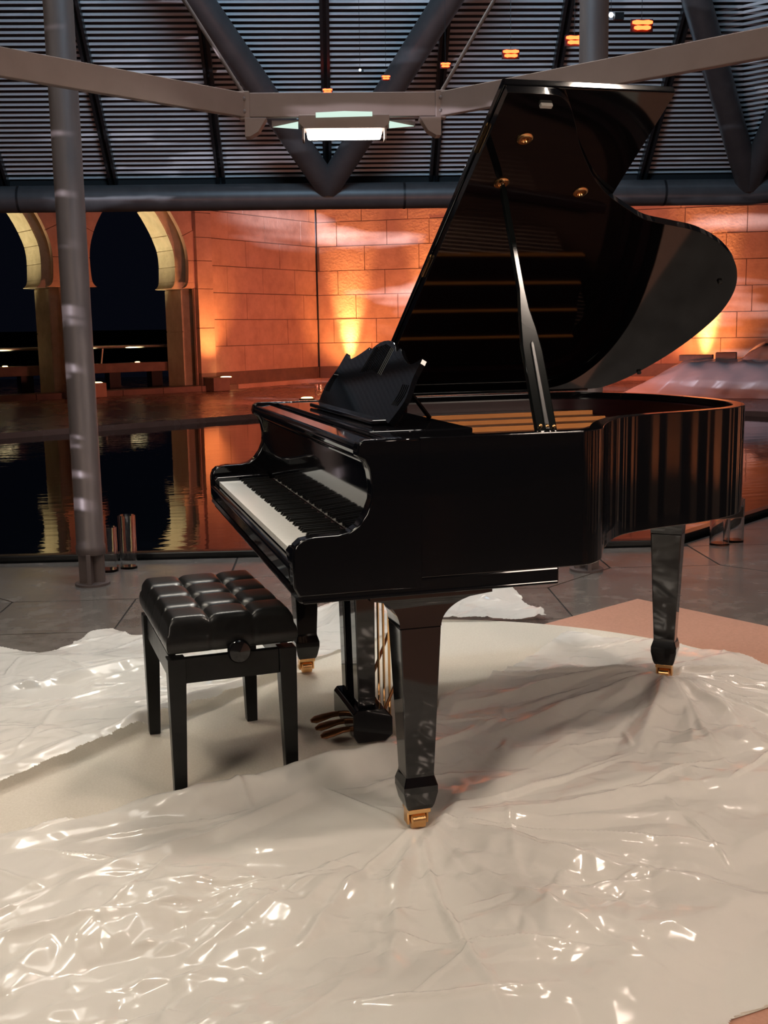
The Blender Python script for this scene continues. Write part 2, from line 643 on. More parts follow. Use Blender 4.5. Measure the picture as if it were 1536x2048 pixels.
# ---- terrace around the pool
outer = [(-16, 3.7), (-9, 3.7), (-9, 8.0), (-4.14, 11.97), (-0.2, 15.2), (4.3, 15.2), (6.6, 12.6), (6.6, 8.35), (9.4, 11.1), (9.4, 3.7), (22, 3.7), (22, 30), (-16, 30)]
outer = [(-16, 8.0), (-9, 8.0), (-4.14, 11.97), (-0.2, 15.2), (4.3, 15.2), (6.6, 12.6), (6.6, 8.45), (9.4, 11.2), (20, 11.2), (20, 30), (-16, 30)]
struct('terrace', MB().prism(outer, lambda p: hw(p[0], p[1], -0.3), lambda p: hw(p[0], p[1], -0.005)), M['terrace'], 'red-brown stone terrace beyond the pool')

# ---- arcade and walls beyond the pool
AA = Vector((-1.73, 20.044, 0))
AD = Vector((0.923, 0.385, 0)).normalized()
AN = Vector((-AD.y, AD.x, 0))


def ap(s, z, dep=0.0):
    return AA + AD * s + AN * dep + Vector((0, 0, z))


WALL_TOP = 4.9
# arch outline (half): distance from centre, height. horseshoe with a stepped foot
HALF = [(0.0, 4.26), (0.34, 4.12), (0.62, 3.84), (0.86, 3.47), (0.98, 3.22), (1.06, 2.97), (1.09, 2.72), (1.08, 2.40), (1.06, 2.26), (1.02, 2.19), (0.97, 2.155)]
PIER_HALF = 1.22   # opening half width below the spring


def arch_layer(s0, s1, centres, hs, pier, z0, dep0, dep1, name, parent, m, nseg=5):
    """masonry of one layer as voussoirs and pier stones, each its own object"""
    half = catmull(hs, 3)
    for c in centres:
        for sgn in (-1, 1):
            # voussoirs: from the outline out to a rectangular block field
            pts = [(c + sgn * x, z) for x, z in half]
            n = len(pts)
            step = max(1, n // nseg)
            i = 0
            while i < n - 1:
                j = min(i + step, n - 1)
                if n - 1 - j < step * 0.5:
                    j = n - 1
                inner = pts[i:j + 1]

                def outp(p):
                    dx = p[0] - c
                    dz = p[1] - 2.75
                    L = math.hypot(dx, dz)
                    return (p[0] + dx / L * 0.28, p[1] + max(dz, 0.0) / L * 0.28)
                outer_ = [outp(p) for p in inner]
                poly = inner + outer_[::-1]
                k = 0.006
                cx = sum(p[0] for p in poly) / len(poly)
                cz = sum(p[1] for p in poly) / len(poly)
                poly = [(p[0] + (cx - p[0]) * k * 3, p[1] + (cz - p[1]) * k * 3) for p in poly]
                build(name, MB().prism(poly, lambda p: ap(p[0], p[1], dep0), lambda p: ap(p[0], p[1], dep1)), m, parent)
                i = j


def wall_with_arches(s0, s1, centres, hs, pier, dep0, dep1, m, name, label):
    """solid masonry with arch openings, as a strip mesh"""
    half = catmull(hs, 3)
    poly = [(s0, -0.02)]
    for c in centres:
        poly += [(c - pier, -0.02), (c - pier, half[-1][1] - 0.004)]
        poly += [(c - x, z) for x, z in half[::-1]]
        poly += [(c + x, z) for x, z in half[1:]]
        poly += [(c + pier, half[-1][1] - 0.004), (c + pier, -0.02)]
    poly += [(s1, -0.02), (s1, WALL_TOP), (s0, WALL_TOP)]
    o = struct(name, MB().prism(poly, lambda p: ap(p[0], p[1], dep0), lambda p: ap(p[0], p[1], dep1)), m, label)
    return o


CEN = [3.07 - 2.94 * 2, 3.07 - 2.94, 3.07]
front = wall_with_arches(-9, 4.69, CEN, HALF, PIER_HALF, 0.04, 0.12, M['sandstone'], 'wall_arcade', 'sandstone arcade with two horseshoe arches beyond the pool')
# inner, narrower arch layer behind (the cream lit one)
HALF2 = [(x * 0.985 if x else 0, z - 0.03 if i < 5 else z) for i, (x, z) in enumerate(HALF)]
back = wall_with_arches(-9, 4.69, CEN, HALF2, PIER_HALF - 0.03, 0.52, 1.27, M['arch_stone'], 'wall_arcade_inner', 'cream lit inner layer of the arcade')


def stone_courses(parent, mk, s0, s1, zs, widths, m, t=0.05, skip=None, thick_back=0.02):
    """individual wall blocks; mk(s,z,dep) gives a point, blocks stand proud of the wall by t"""
    for r in range(len(zs) - 1):
        z0, z1 = zs[r], zs[r + 1]
        s = s0 - (0.5 * widths if r % 2 else 0.0) + random.uniform(-0.08, 0.08)
        while s < s1 - 0.02:
            wd = widths * random.uniform(0.85, 1.15)
            a, b = max(s, s0), min(s + wd, s1)
            if s1 - b < 0.15:
                b = s1
            s = b if b == s1 else s + wd
            if b - a < 0.05:
                continue
            if skip and skip(a, b, z0, z1):
                continue
            gq = 0.008
            pr = t + random.uniform(-0.006, 0.006)
            mb = MB()
            P = [mk(a + gq, z0 + gq, 0), mk(b - gq, z0 + gq, 0), mk(b - gq, z1 - gq, 0), mk(a + gq, z1 - gq, 0)]
            Q = [mk(a + gq, z0 + gq, pr), mk(b - gq, z0 + gq, pr), mk(b - gq, z1 - gq, pr), mk(a + gq, z1 - gq, pr)]
            mb.add(P + Q, [(0, 3, 2, 1), (4, 5, 6, 7), (0, 1, 5, 4), (1, 2, 6, 5), (2, 3, 7, 6), (3, 0, 4, 7)])
            build('stone_block', mb, m, parent)


# voussoirs and pier stones of the front layer
arch_layer(-9, 4.69, CEN[1:], HALF, PIER_HALF, 0, 0.0, 0.07, 'arch_stone', front, M['sandstone'])
# stones lining the cream reveal
half2 = catmull(HALF2, 3)
for c in CEN[1:]:
    idx = [0, 6, 11, 15, 19, 23, 27, len(half2) - 1]
    for a, b in zip(idx[:-1], idx[1:]):
        pts = [(c + x, z) for x, z in half2[a:b + 1]]
        # thin curved slab just inside the opening
        ins = []
        for x, z in pts:
            dx, dz = x - c, z - 2.75
            L = math.hypot(dx, dz)
            ins.append((x - dx / L * 0.02, z - dz / L * 0.02))
        poly = pts + ins[::-1]
        cx = sum(p[0] for p in poly) / len(poly)
        cz = sum(p[1] for p in poly) / len(poly)
        poly = [(p[0] + (cx - p[0]) * 0.03, p[1] + (cz - p[1]) * 0.03) for p in poly]
        build('reveal_stone', MB().prism(poly, lambda p: ap(p[0], p[1], 0.525), lambda p: ap(p[0], p[1], 1.265)), M['arch_stone'], back)
    for z0, z1 in ((0.02, 1.24), (1.26, 2.13)):
        x = c + PIER_HALF - 0.03
        build('reveal_stone', MB().add([ap(x - 0.02, z0, 0.53), ap(x - 0.02, z1, 0.53), ap(x - 0.02, z1, 1.26), ap(x - 0.02, z0, 1.26), ap(x, z0, 0.53), ap(x, z1, 0.53), ap(x, z1, 1.26), ap(x, z0, 1.26)],
                                       [(0, 1, 2, 3), (4, 7, 6, 5), (0, 4, 5, 1), (1, 5, 6, 2), (2, 6, 7, 3), (3, 7, 4, 0)]), M['arch_stone'], back)

# pilaster at the arcade's right end, of stacked stones
pil = struct('pilaster', MB().add([ap(4.31, 0.0, -0.10), ap(4.67, 0.0, -0.10), ap(4.67, 0.0, 0.05), ap(4.31, 0.0, 0.05), ap(4.31, WALL_TOP, -0.10), ap(4.67, WALL_TOP, -0.10), ap(4.67, WALL_TOP, 0.05), ap(4.31, WALL_TOP, 0.05)],
                                  [(0, 3, 2, 1), (4, 5, 6, 7), (0, 1, 5, 4), (1, 2, 6, 5), (2, 3, 7, 6), (3, 0, 4, 7)]), M['mortar'], 'sandstone pilaster glowing orange beside the right arch')
zz = [0.36, 1.32, 2.14, 2.72, 3.2, 3.7, 4.3, 4.9]
for z0, z1 in zip(zz[:-1], zz[1:]):
    mb = MB()
    lo, hi, d0, d1 = 4.305, 4.675, -0.115, 0.05
    z0 += 0.006
    z1 -= 0.006
    mb.add([ap(lo, z0, d0), ap(hi, z0, d0), ap(hi, z0, d1), ap(lo, z0, d1), ap(lo, z1, d0), ap(hi, z1, d0), ap(hi, z1, d1), ap(lo, z1, d1)],
           [(0, 3, 2, 1), (4, 5, 6, 7), (0, 1, 5, 4), (1, 2, 6, 5), (2, 3, 7, 6), (3, 0, 4, 7)])
    build('stone_block', mb, M['sandstone'], pil, bevel=0.008)

# wall 1: from the pilaster to the far corner; wall 2: from the corner to the right; wall 3: further round
CORN = Vector((5.45, 24.3, 0))


def straight_wall(name, A, B, label, uplight_base=True, zrows=9, bw=1.0):
    A, B = Vector(A), Vector(B)
    d = (B - A).normalized()
    n = Vector((d.y, -d.x, 0))          # towards the viewer
    L = (B - A).length

    def mk(s, z, dep):
        return A + d * s + n * dep + Vector((0, 0, z))
    mb = MB()
    mb.add([mk(0, -0.02, 0), mk(L, -0.02, 0), mk(L, -0.02, -0.4), mk(0, -0.02, -0.4), mk(0, WALL_TOP, 0), mk(L, WALL_TOP, 0), mk(L, WALL_TOP, -0.4), mk(0, WALL_TOP, -0.4)],
           [(0, 3, 2, 1), (4, 5, 6, 7), (0, 1, 5, 4), (1, 2, 6, 5), (2, 3, 7, 6), (3, 0, 4, 7)])
    wl = struct(name, mb, M['mortar'], label)
    zs = [0.36] + [0.36 + (WALL_TOP - 0.36) * k / (zrows - 1) for k in range(1, zrows)]
    stone_courses(wl, mk, 0, L, zs, bw, M['sandstone'], 0.03)
    # dark plinth and pale ledge
    for nm, z0, z1, p0, mm in (('plinth', 0.09, 0.36, 0.05, M['sandstone_dark']), ('ledge', -0.01, 0.09, 0.16, M['sandstone'])):
        mb = MB()
        mb.add([mk(0, z0, -0.05), mk(L, z0, -0.05), mk(L, z0, p0), mk(0, z0, p0), mk(0, z1, -0.05), mk(L, z1, -0.05), mk(L, z1, p0), mk(0, z1, p0)],
               [(0, 3, 2, 1), (4, 5, 6, 7), (0, 1, 5, 4), (1, 2, 6, 5), (2, 3, 7, 6), (3, 0, 4, 7)])
        build(nm, mb, mm, wl)
    return mk, L


P_END = ap(4.67, 0, 0.0)
mk1, L1 = straight_wall('wall_back', P_END, CORN, 'orange lit sandstone wall between the pilaster and the corner', bw=1.15)
D2 = Vector((math.cos(rad(-30)), math.sin(rad(-30)), 0))
W2B = CORN + D2 * 14.5
mk2, L2 = straight_wall('wall_right', CORN, W2B, 'orange lit sandstone wall behind the piano lid', bw=1.15)
W3B = W2B + Vector((math.cos(rad(-75)), math.sin(rad(-75)), 0)) * 14
mk3, L3 = straight_wall('wall_far_right', W2B, W3B, 'sandstone wall round the right of the court', bw=1.4, zrows=7)

W4A, W4B = Vector((5.0, 3.2, 0)), Vector((4.6, -5.6, 0))
D4 = (W4B - W4A).normalized()
N4 = Vector((D4.y, -D4.x, 0))
L4 = (W4B - W4A).length


def mk4(s_, z, dep):
    return W4A + D4 * s_ + N4 * dep + Vector((0, 0, z))


ws = struct('wall_streaks_added', MB().obox(mk4(L4 / 2, 2.4, -0.1), D4, N4, Vector((0, 0, 1)), L4 / 2, 0.1, 2.4), M['roof_dark'], 'added unseen dark wall with lit sandstone pilasters, for streaks on the piano rim')  # unseen wall added to reflect as orange streaks in the curved rim
PIL4 = [0.5, 1.15, 1.5, 2.3, 2.75, 3.5, 3.85, 4.6, 5.2, 5.6, 6.4, 7.0, 7.9]
for k, s_ in enumerate(PIL4):
    build('pilaster', MB().obox(mk4(s_, 2.4, 0.06), D4, N4, Vector((0, 0, 1)), 0.05 + 0.04 * (k % 3), 0.06, 2.4), M['sandstone'], ws)  # added strips that the rim reflects as streaks
mk5, L5 = straight_wall('wall_behind', Vector((6.2, -8.5, 0)), Vector((-8.0, -8.5, 0)), 'sandstone wall behind the viewer', bw=2.4, zrows=5)

# dark joint in the corner
struct('trim_2', MB().tube([CORN + Vector((-0.02, -0.05, 0.0)), CORN + Vector((-0.02, -0.05, WALL_TOP))], 0.03, 8), M['dark_metal'], 'dark joint in the wall corner')

# uplights at the wall feet
def uplight(mk, s, power, label, dep=0.24, tilt=0.44, angle=34, z=0.10, fix=True):
    base = mk(s, 0, dep)
    if fix:
        u = empty('uplight', base, label, 'light', 'orange uplights at the wall feet')
        build('housing', MB().lathe([(0.10, 0.0), (0.10, z - 0.02), (0.11, z), (0.11, z + 0.01), (0.085, z + 0.01), (0.085, z - 0.01)], base), M['dark_metal'], u)
        build('lens', MB().lathe([(0.08, z - 0.012), (0.08, z - 0.004)], base), M['lamp_warm'], u)
    p = mk(s, z + 0.05, dep)
    spot('uplight_halo', mk(s, z + 0.15, dep + 0.8), mk(s, 1.5, 0.0), power * 0.05, ORANGE, 105, 1.0, 0.10)
    return spot('uplight_beam', p, mk(s, 5.0, tilt - 0.5), power, (1.0, 0.42, 0.14), angle, 1.0, 0.10)


uplight(mk2, 0.80, 3600, 'orange uplight at the wall foot beside the dark corner joint')
uplight(mk2, 2.9, 3600, 'orange uplight at the wall foot hidden behind the raised lid')
uplight(mk2, 9.05, 3600, 'orange uplight at the wall foot behind the wrapped stack')
for s_ in (13.2,):
    uplight(mk2, s_, 520, 'orange uplight at the wall foot at the right end of the back wall')
for s_ in (3.0, 7.0, 11.0):
    uplight(mk3, s_, 600, '%s orange uplight at the foot of the far right wall' % {3.0: 'first', 7.0: 'middle', 11.0: 'last'}[s_])
for k, s_ in enumerate(PIL4):
    spot('added_streak_light', mk4(s_, 0.03, 0.42), mk4(s_, 1.4, 0.06), 26 + 16 * (k % 2), (1.0, 0.36, 0.14), 80, 1.0, 0.04)  # added spots lighting the unseen strips
for s_ in (3.0, 8.0, 12.0):
    uplight(mk5, s_, 60, 'uplight', fix=False)
# block with a lamp at the pilaster
base = ap(4.5, 0, -0.42)
pb = empty('lamp_block', base, 'stone block holding an uplight in front of the pilaster', 'lamp')
build('block', MB().obox(base + Vector((0, 0, 0.14)), AD, AN, Vector((0, 0, 1)), 0.20, 0.2, 0.14), M['sandstone_dark'], pb, bevel=0.01)
build('lens', MB().lathe([(0.11, 0.275), (0.12, 0.285), (0.09, 0.295)], base + AD * 0.22), M['lamp_warm'], pb)
spot('pilaster_beam', ap(4.5, 0.36, -1.0), ap(4.5, 1.5, 0.0), 260, ORANGE, 62, 1.0, 0.08)
base = ap(1.55, 0, -0.40)
pb2 = empty('lamp_block', base, 'stone block holding an uplight between the two arches', 'lamp')
build('block', MB().obox(base + Vector((0, 0, 0.14)), AD, AN, Vector((0, 0, 1)), 0.36, 0.2, 0.14), M['sandstone'], pb2, bevel=0.01)
build('lens', MB().lathe([(0.10, 0.275), (0.11, 0.285), (0.08, 0.295)], base + AD * 0.25), M['lamp_warm'], pb2)
spot('pier_beam', ap(1.6, 0.40, -0.5), ap(1.55, 4.0, 0.0), 120, ORANGE, 50, 0.9, 0.06)
# added floods without fixtures that wash the walls and stack red-orange
for a_, b_, pw, tgt in ((2.2, 17.6, 560, (7.5, 23.2, 2.6)), (6.8, 18.8, 600, (11.5, 20.5, 2.6)), (-1.2, 16.4, 260, (2.2, 22.0, 2.6)), (3.2, 15.8, 420, (10.0, 14.0, 0.3)), (0.4, 17.6, 420, (4.4, 23.2, 2.4))):
    spot('added_wall_wash', hw(a_, b_, 0.25), tgt, pw, (1.0, 0.265, 0.165), 110, 1.0, 0.15)
# warm white lamps that graze the cream arch reveals
for c in CEN[1:]:
    spot('arch_beam', ap(c - 0.70, 0.75, 0.92), ap(c + 0.70, 3.45, 0.95), 420, (1.0, 0.84, 0.48), 50, 1.0, 0.05)
    spot('arch_beam', ap(c + 0.55, 0.7, 0.46), ap(c + 0.72, 4.0, 0.2), 16, (1.0, 0.82, 0.50), 60, 0.8, 0.05)

# balustrade behind the arches
for k, c in enumerate(CEN[1:]):
    nm = ('left', 'right')[k]
    rl = empty('railing', ap(c, 0, 1.6), 'low railing with lit steel handrail behind the %s arch' % nm, 'railing', 'railings behind the arches')
    a0, a1 = c - 1.44, c + 1.44
    build('handrail', MB().tube([ap(a0, 0.95, 1.6), ap(a1, 0.95, 1.6)], 0.035, 12), M['handrail'], rl, smooth=40)
    build('rail_beam', MB().obox(ap(c, 0.50, 1.5), AD, AN, Vector((0, 0, 1)), 1.44, 0.16, 0.10), M['sandstone_dark'], rl, bevel=0.01)
    for px in (-0.9, 0.05, 1.05):
        build('post', MB().obox(ap(c + px - 0.1, 0.2, 1.5), AD, AN, Vector((0, 0, 1)), 0.13, 0.12, 0.2), M['dark_metal'], rl)
    for px in (-0.55, 0.55):
        build('rail_lamp', MB().lathe([(0.05, 0.60), (0.055, 0.612), (0.03, 0.62)], ap(c + px, 0, 1.5)), M['lamp_warm'], rl)
        spot('rail_beam_light', ap(c + px, 0.66, 1.52), ap(c + px, 1.0, 1.6), 110.0, (1.0, 0.85, 0.5), 80, 0.6, 0.03)
    build('baluster', MB().tube([ap(c - 0.25, 0.6, 1.6), ap(c - 0.2, 0.94, 1.6)], 0.018, 8), M['handrail'], rl)
# kerb stones under the arches
kb = struct('trim_3', MB().obox(ap(-1.0, 0.02, 0.0), AD, AN, Vector((0, 0, 1)), 5.7, 0.25, 0.06), M['mortar'], 'low stone kerb under the arches')
s_ = -3.0
while s_ < 4.6:
    build('kerb_stone', MB().obox(ap(s_ + 0.45, 0.05, -0.05), AD, AN, Vector((0, 0, 1)), 0.445, 0.24, 0.06), M['sandstone_dark'], kb, bevel=0.006)
    s_ += 0.9
# far bank and lights across the water
struct('far_bank', MB().box((-60, 120, -2), (60, 124, 1.6)), M['far_dark'], 'dark far shore under the night sky')
for i, (x, z, r_) in enumerate(((-13.6, 1.15, 0.16), (-11.9, 1.2, 0.13), (-11.0, 1.0, 0.10))):
    so = build('shore_lamp', MB().lathe([(0.03, -1.6), (0.03, -r_), (r_ * 0.7, -r_ * 0.7), (r_, 0), (r_ * 0.7, r_ * 0.7), (0.02, r_)], (x, 119.5, z + 1.4), seg=12), M['lamp_warm'])
    tag(so, ('leftmost', 'middle', 'rightmost')[i] + ' of the tiny street lamps on the far shore seen through the left arch', 'street lamp', 'lamps on the far shore')

# ---- roof louvres, sloping down away from the viewer
SL = rad(43)
LB, LZ = 9.6, 2.80
SD = (E2 * -math.cos(SL)) + Vector((0, 0, math.sin(SL)))       # up the slope, towards the viewer
SN = (E2 * math.sin(SL)) + Vector((0, 0, math.cos(SL)))        # outward normal
MX = [-4.3, -3.2, -2.09, -0.985, 0.12, 1.225, 2.33, 3.435, 4.54]
NROW, PITCH = 37, 0.0585
roof = struct('ceiling', MB().obox(hw(0.1, LB) + Vector((0, 0, LZ)) + SD * 1.45 + SN * 0.16, E1, SD, SN, 4.6, 1.75, 0.03), M['roof_dark'], 'louvred sloping roof of horizontal metal slats')
slat_me = None


def slat_mesh(length):
    mb = MB()
    # shallow folded blade: profile in (along slope, normal) plane
    prof = [(-0.009, -0.002), (0.0, -0.012), (0.011, 0.014), (0.007, 0.018), (-0.002, -0.006), (-0.009, 0.004)]
    A = [E1 * (-length / 2) + SD * p + SN * q for p, q in prof]
    B = [E1 * (length / 2) + SD * p + SN * q for p, q in prof]
    mb.loft([A, B])
    return mb.mesh('slat')


slat_me = slat_mesh(1.03)
slat_me.materials.append(M['slat'])
rorg = ORG[roof.name]
for b in range(len(MX) - 1):
    mx = (MX[b] + MX[b + 1]) / 2
    for r_ in range(NROW):
        p = hw(mx, LB) + Vector((0, 0, LZ)) + SD * (0.03 + r_ * PITCH)
        link('slat', slat_me, None, roof, p - rorg)
for m_ in MX:
    for off in (-0.03, 0.03):
        build('mullion', MB().obox(hw(m_ + off, LB) + Vector((0, 0, LZ)) + SD * 1.15 - SN * 0.03, E1, SD, SN, 0.014, 1.25, 0.05), M['mullion'], roof)
# right facet, turned 45 degrees towards the viewer
K1 = (E1 - E2).normalized()
K2 = (E1 + E2).normalized()
VTX = hw(4.54, LB)
SD3 = (K2 * -math.cos(SL)) + Vector((0, 0, math.sin(SL)))
SN3 = (K2 * math.sin(SL)) + Vector((0, 0, math.cos(SL)))
roof2 = struct('ceiling_right', MB().obox(VTX + K1 * 1.2 + Vector((0, 0, LZ)) + SD3 * 1.2 + SN3 * 0.16, K1, SD3, SN3, 1.35, 1.4, 0.03), M['roof_dark'], 'right facet of the louvred roof turned towards the viewer')
r2 = ORG[roof2.name]
for r_ in range(33):
    up = 0.03 + r_ * PITCH
    # facets meet in a hip: rows start further in as they rise
    st = -up * math.cos(SL) * math.tan(rad(22.5)) * -1
    L0 = 0.06 + st * 0.0
    ln = 2.2
    mb = MB()
    prof = [(-0.009, -0.002), (0.0, -0.012), (0.011, 0.014), (0.007, 0.018), (-0.002, -0.006), (-0.009, 0.004)]
    o0 = VTX + Vector((0, 0, LZ)) + SD3 * up
    mb.loft([[o0 + K1 * L0 + SD3 * p + SN3 * q for p, q in prof], [o0 + K1 * (L0 + ln) + SD3 * p + SN3 * q for p, q in prof]])
    build('slat', mb, M['slat'], roof2)
for k in (0.0, 1.1, 2.2):
    build('mullion', MB().obox(VTX + K1 * (k + 0.02) + Vector((0, 0, LZ)) + SD3 * 1.05 - SN3 * 0.03, K1, SD3, SN3, 0.03, 1.15, 0.05), M['mullion'], roof2)

# fascia beam and big pipe
struct('trim_4', MB().obox(hw(0.1, LB + 0.06, 2.74), E1, E2, Vector((0, 0, 1)), 4.5, 0.06, 0.075), M['roof_dark'], 'dark fascia between louvres and pipe')
PZ = 2.585
truss = empty('roof_truss', hw(0.12, LB - 0.25, PZ), 'dark grey tubular roof truss with V braces above the water', 'truss')
build('bottom_pipe', MB().tube([hw(-5.2, LB - 0.25, PZ), hw(4.5, LB - 0.25, PZ), hw(4.5, LB - 0.25, PZ) + K1 * 3.0], 0.132, 28), M['truss'], truss, smooth=40)
for cx in (0.12, 4.47, -4.25):
    for sg in (-1, 1):
        a = hw(cx, LB - 0.33, PZ + 0.08)
        bpt = hw(cx + sg * 1.10 * 1.35, LB - 0.33 - 1.5 * 1.35, PZ + 0.08 + 1.42 * 1.35)
        if cx > 4 and sg > 0:
            bpt = VTX + K1 * 1.4 + SD3 * 2.0 + Vector((0, 0, PZ + 0.05))
        build('brace', MB().tube([a, bpt], 0.125, 24), M['truss'], truss, smooth=40)
for s_ in (-3.0, 0.9, 1.7, 3.6):
    c = hw(s_, LB - 0.25, PZ)
    build('pipe_joint', MB().tube([c - E1 * 0.012, c + E1 * 0.012], 0.1345, 28), M['mullion'], truss, smooth=40)

# ---- slender steel columns beside the pool
def column(e1, e2, label, zt=5.2, r_=0.068):
    b = hw(e1, e2, 0)
    c = empty('steel_column', b, label, 'column', 'slender steel columns along the pool')
    build('shaft', MB().lathe([(r_, 0.155), (r_ + 0.004, 0.16), (r_ + 0.004, 0.20), (r_, 0.205), (r_, zt)], b, seg=36), M['steel'], c, smooth=40)
    build('base_plate', MB().lathe([(0.085, 0.0), (0.085, 0.012), (0.02, 0.013)], b), M['steel'], c, smooth=40)
    build('fin', MB().obox(b + Vector((0, 0, 0.085)) - E2 * 0.0, E1, E2, Vector((0, 0, 1)), 0.011, 0.075, 0.078), M['steel'], c, bevel=0.002)
    build('fin', MB().obox(b + Vector((0, 0, 0.085)), E1, E2, Vector((0, 0, 1)), 0.062, 0.012, 0.076), M['steel'], c, bevel=0.002)
    return c


column(-1.109, 3.03, 'slender steel column on a finned foot at the left of the piano')
column(1.376, 3.06, 'slender steel column standing behind the piano lid')
column(3.7, 4.9, 'slender steel column farthest right beside the slanting pool edge')

# ---- ring beam with lamp
ring = empty('hanging_ring', hw(0.17, 2.39, 2.14), 'beige polygonal ring beam hung above the piano', 'beam')
RV = [hw(-2.75, -1.25), hw(-2.75, -0.12), hw(-0.233, 2.39), hw(0.578, 2.37), hw(3.1, -0.12), hw(3.1, -1.25)]
RV = [hw(-2.75, -0.12), hw(-0.233, 2.39), hw(0.578, 2.39), hw(3.1, -0.12)]
for a, b in zip(RV[:-1], RV[1:]):
    d = (b - a).normalized()
    n = Vector((-d.y, d.x, 0))
    L = (b - a).length
    build('beam_segment', MB().obox((a + b) / 2 + Vector((0, 0, 2.147)), d, n, Vector((0, 0, 1)), L / 2 - 0.012, 0.018, 0.048), M['band'], ring, bevel=0.003)
for k in (1, 2):
    p = RV[k]
    build('corner_bracket', MB().obox(p + Vector((0, 0, 2.145)), E1, E2, Vector((0, 0, 1)), 0.022, 0.024, 0.056), M['band'], ring, bevel=0.003)
    for dz in (-0.025, 0.025):
        build('bolt', MB().lathe([(0.008, 0.0), (0.008, 0.004), (0.004, 0.006)], p + Vector((0, 0, 2.145 + dz)) - E2 * 0.024, -E2, seg=10), M['steel'], ring)
    sg = -1 if k == 1 else 1
    gp = [(0, 0.0), (sg * -0.09, 0.0), (sg * -0.055, -0.055), (sg * -0.02, -0.075), (0.0, -0.075)]
    build('gusset', MB().prism(gp, lambda q: p + E1 * q[0] - E2 * 0.03 + Vector((0, 0, 2.095 + q[1])), lambda q: p + E1 * q[0] + E2 * 0.05 + Vector((0, 0, 2.095 + q[1]))), M['band'], ring, bevel=0.002)
    build('hanger_rod', MB().tube([p + Vector((0, 0, 2.19)), p + hw(sg * 0.245, 0.06) + Vector((0, 0, 2.59)), p + hw(sg * 1.4, 0.34) + Vector((0, 0, 4.48))], 0.008, 10), M['steel'], ring)
# folded tray under the centre segment
tp = [(-0.19, 0.0), (0.19, 0.0), (0.30, 0.0), (0.30, -0.012), (0.10, 0.012), (-0.06, 0.012), (-0.30, -0.03), (-0.30, 0.0)]
lamp = empty('linear_lamp', hw(0.17, 2.36, 2.0), 'bright white linear lamp hung under the ring beam', 'lamp')
LC = 0.175


def lpt(a, b, z):
    return hw(LC + a, 2.36 + b, z)


body = [(-0.185, 2.094), (0.185, 2.094), (0.185, 2.062), (0.165, 2.040), (-0.165, 2.040), (-0.185, 2.062)]
build('housing', MB().prism(body, lambda q: lpt(q[0], -0.06, q[1]), lambda q: lpt(q[0], 0.06, q[1])), M['band'], lamp, bevel=0.003)
build('tray', MB().prism([(-0.30, 2.096), (0.30, 2.096), (0.30, 2.066), (0.20, 2.082), (-0.20, 2.082), (-0.30, 2.066)], lambda q: lpt(q[0], 0.07, q[1]), lambda q: lpt(q[0], 0.085, q[1])), M['band'], lamp)
build('light_tube', MB().prism([(-0.155, 2.038), (0.155, 2.038), (0.150, 2.006), (-0.150, 2.006)], lambda q: lpt(q[0], -0.055, q[1]), lambda q: lpt(q[0], 0.02, q[1])), M['lamp_white'], lamp, bevel=0.006)
build('light_slot', MB().prism([(-0.115, 2.082), (0.115, 2.086), (0.115, 2.103), (0.0, 2.106), (-0.115, 2.101)], lambda q: lpt(q[0], -0.066, q[1]), lambda q: lpt(q[0], -0.060, q[1])), M['lamp_pale'], lamp)
for sg in (-1, 1):
    build('light_slot', MB().prism([(sg * 0.19, 2.089), (sg * 0.19, 2.060), (sg * 0.295, 2.068)], lambda q: lpt(q[0], 0.062, q[1]), lambda q: lpt(q[0], 0.068, q[1])), M['lamp_pale'], lamp)
    build('end_plate', MB().obox(lpt(sg * 0.168, -0.01, 2.02), E1, E2, Vector((0, 0, 1)), 0.004, 0.05, 0.022), M['band'], lamp)
area('linear_lamp_light', lpt(0, -0.07, 2.0), lpt(0.0, -2.2, 0.0), 0.3, 16, (1.0, 0.97, 0.88), 0.04)

# ---- row of small orange lamp reflections, modelled as hung heat lamps
HL = [(3.16, 4.289, 3.096), (3.02, 4.972, 3.163), (2.833, 5.666, 3.224), (2.638, 6.582, 3.336), (2.401, 7.505, 3.423), (2.041, 8.241, 3.441)]
HN = ['nearest and rightmost', 'second from the right', 'third from the right', 'fourth from the right', 'fifth from the right', 'farthest and leftmost']
for i, p in enumerate(HL):
    p = Vector(p)
    h = empty('heat_lamp_reflection', p, 'orange reflection of a twin-tube heat lamp, built solid, %s of the receding row' % HN[i], 'lamp', 'row of reflected orange heat lamps')
    sc_ = (1.15, 1.1, 1.05, 0.7, 0.65, 0.8)[i]
    for dz in (0.014, -0.014):
        wd = 0.055 if dz > 0 else 0.045
        mb = MB().tube([p + E1 * (t * wd * sc_) + Vector((0, 0, dz * sc_)) for t in (-1, -0.6, 0, 0.6, 1)], 0.012 * sc_, 10, rads=[0.007 * sc_, 0.012 * sc_, 0.0095 * sc_, 0.012 * sc_, 0.007 * sc_])
        build('reflected_tube', mb, M['lamp_orange'], h, smooth=60)
    build('reflector', MB().obox(p + E2 * 0.02, E1, E2, Vector((0, 0, 1)), 0.062 * sc_, 0.004, 0.034 * sc_), M['dark_metal'], h)
    build('hanger_wire', MB().tube([p + E2 * 0.02 + Vector((0, 0, 0.03 * sc_)), p + E2 * 0.02 + Vector((0, 0, 2.2))], 0.0015, 6), M['dark_metal'], h)
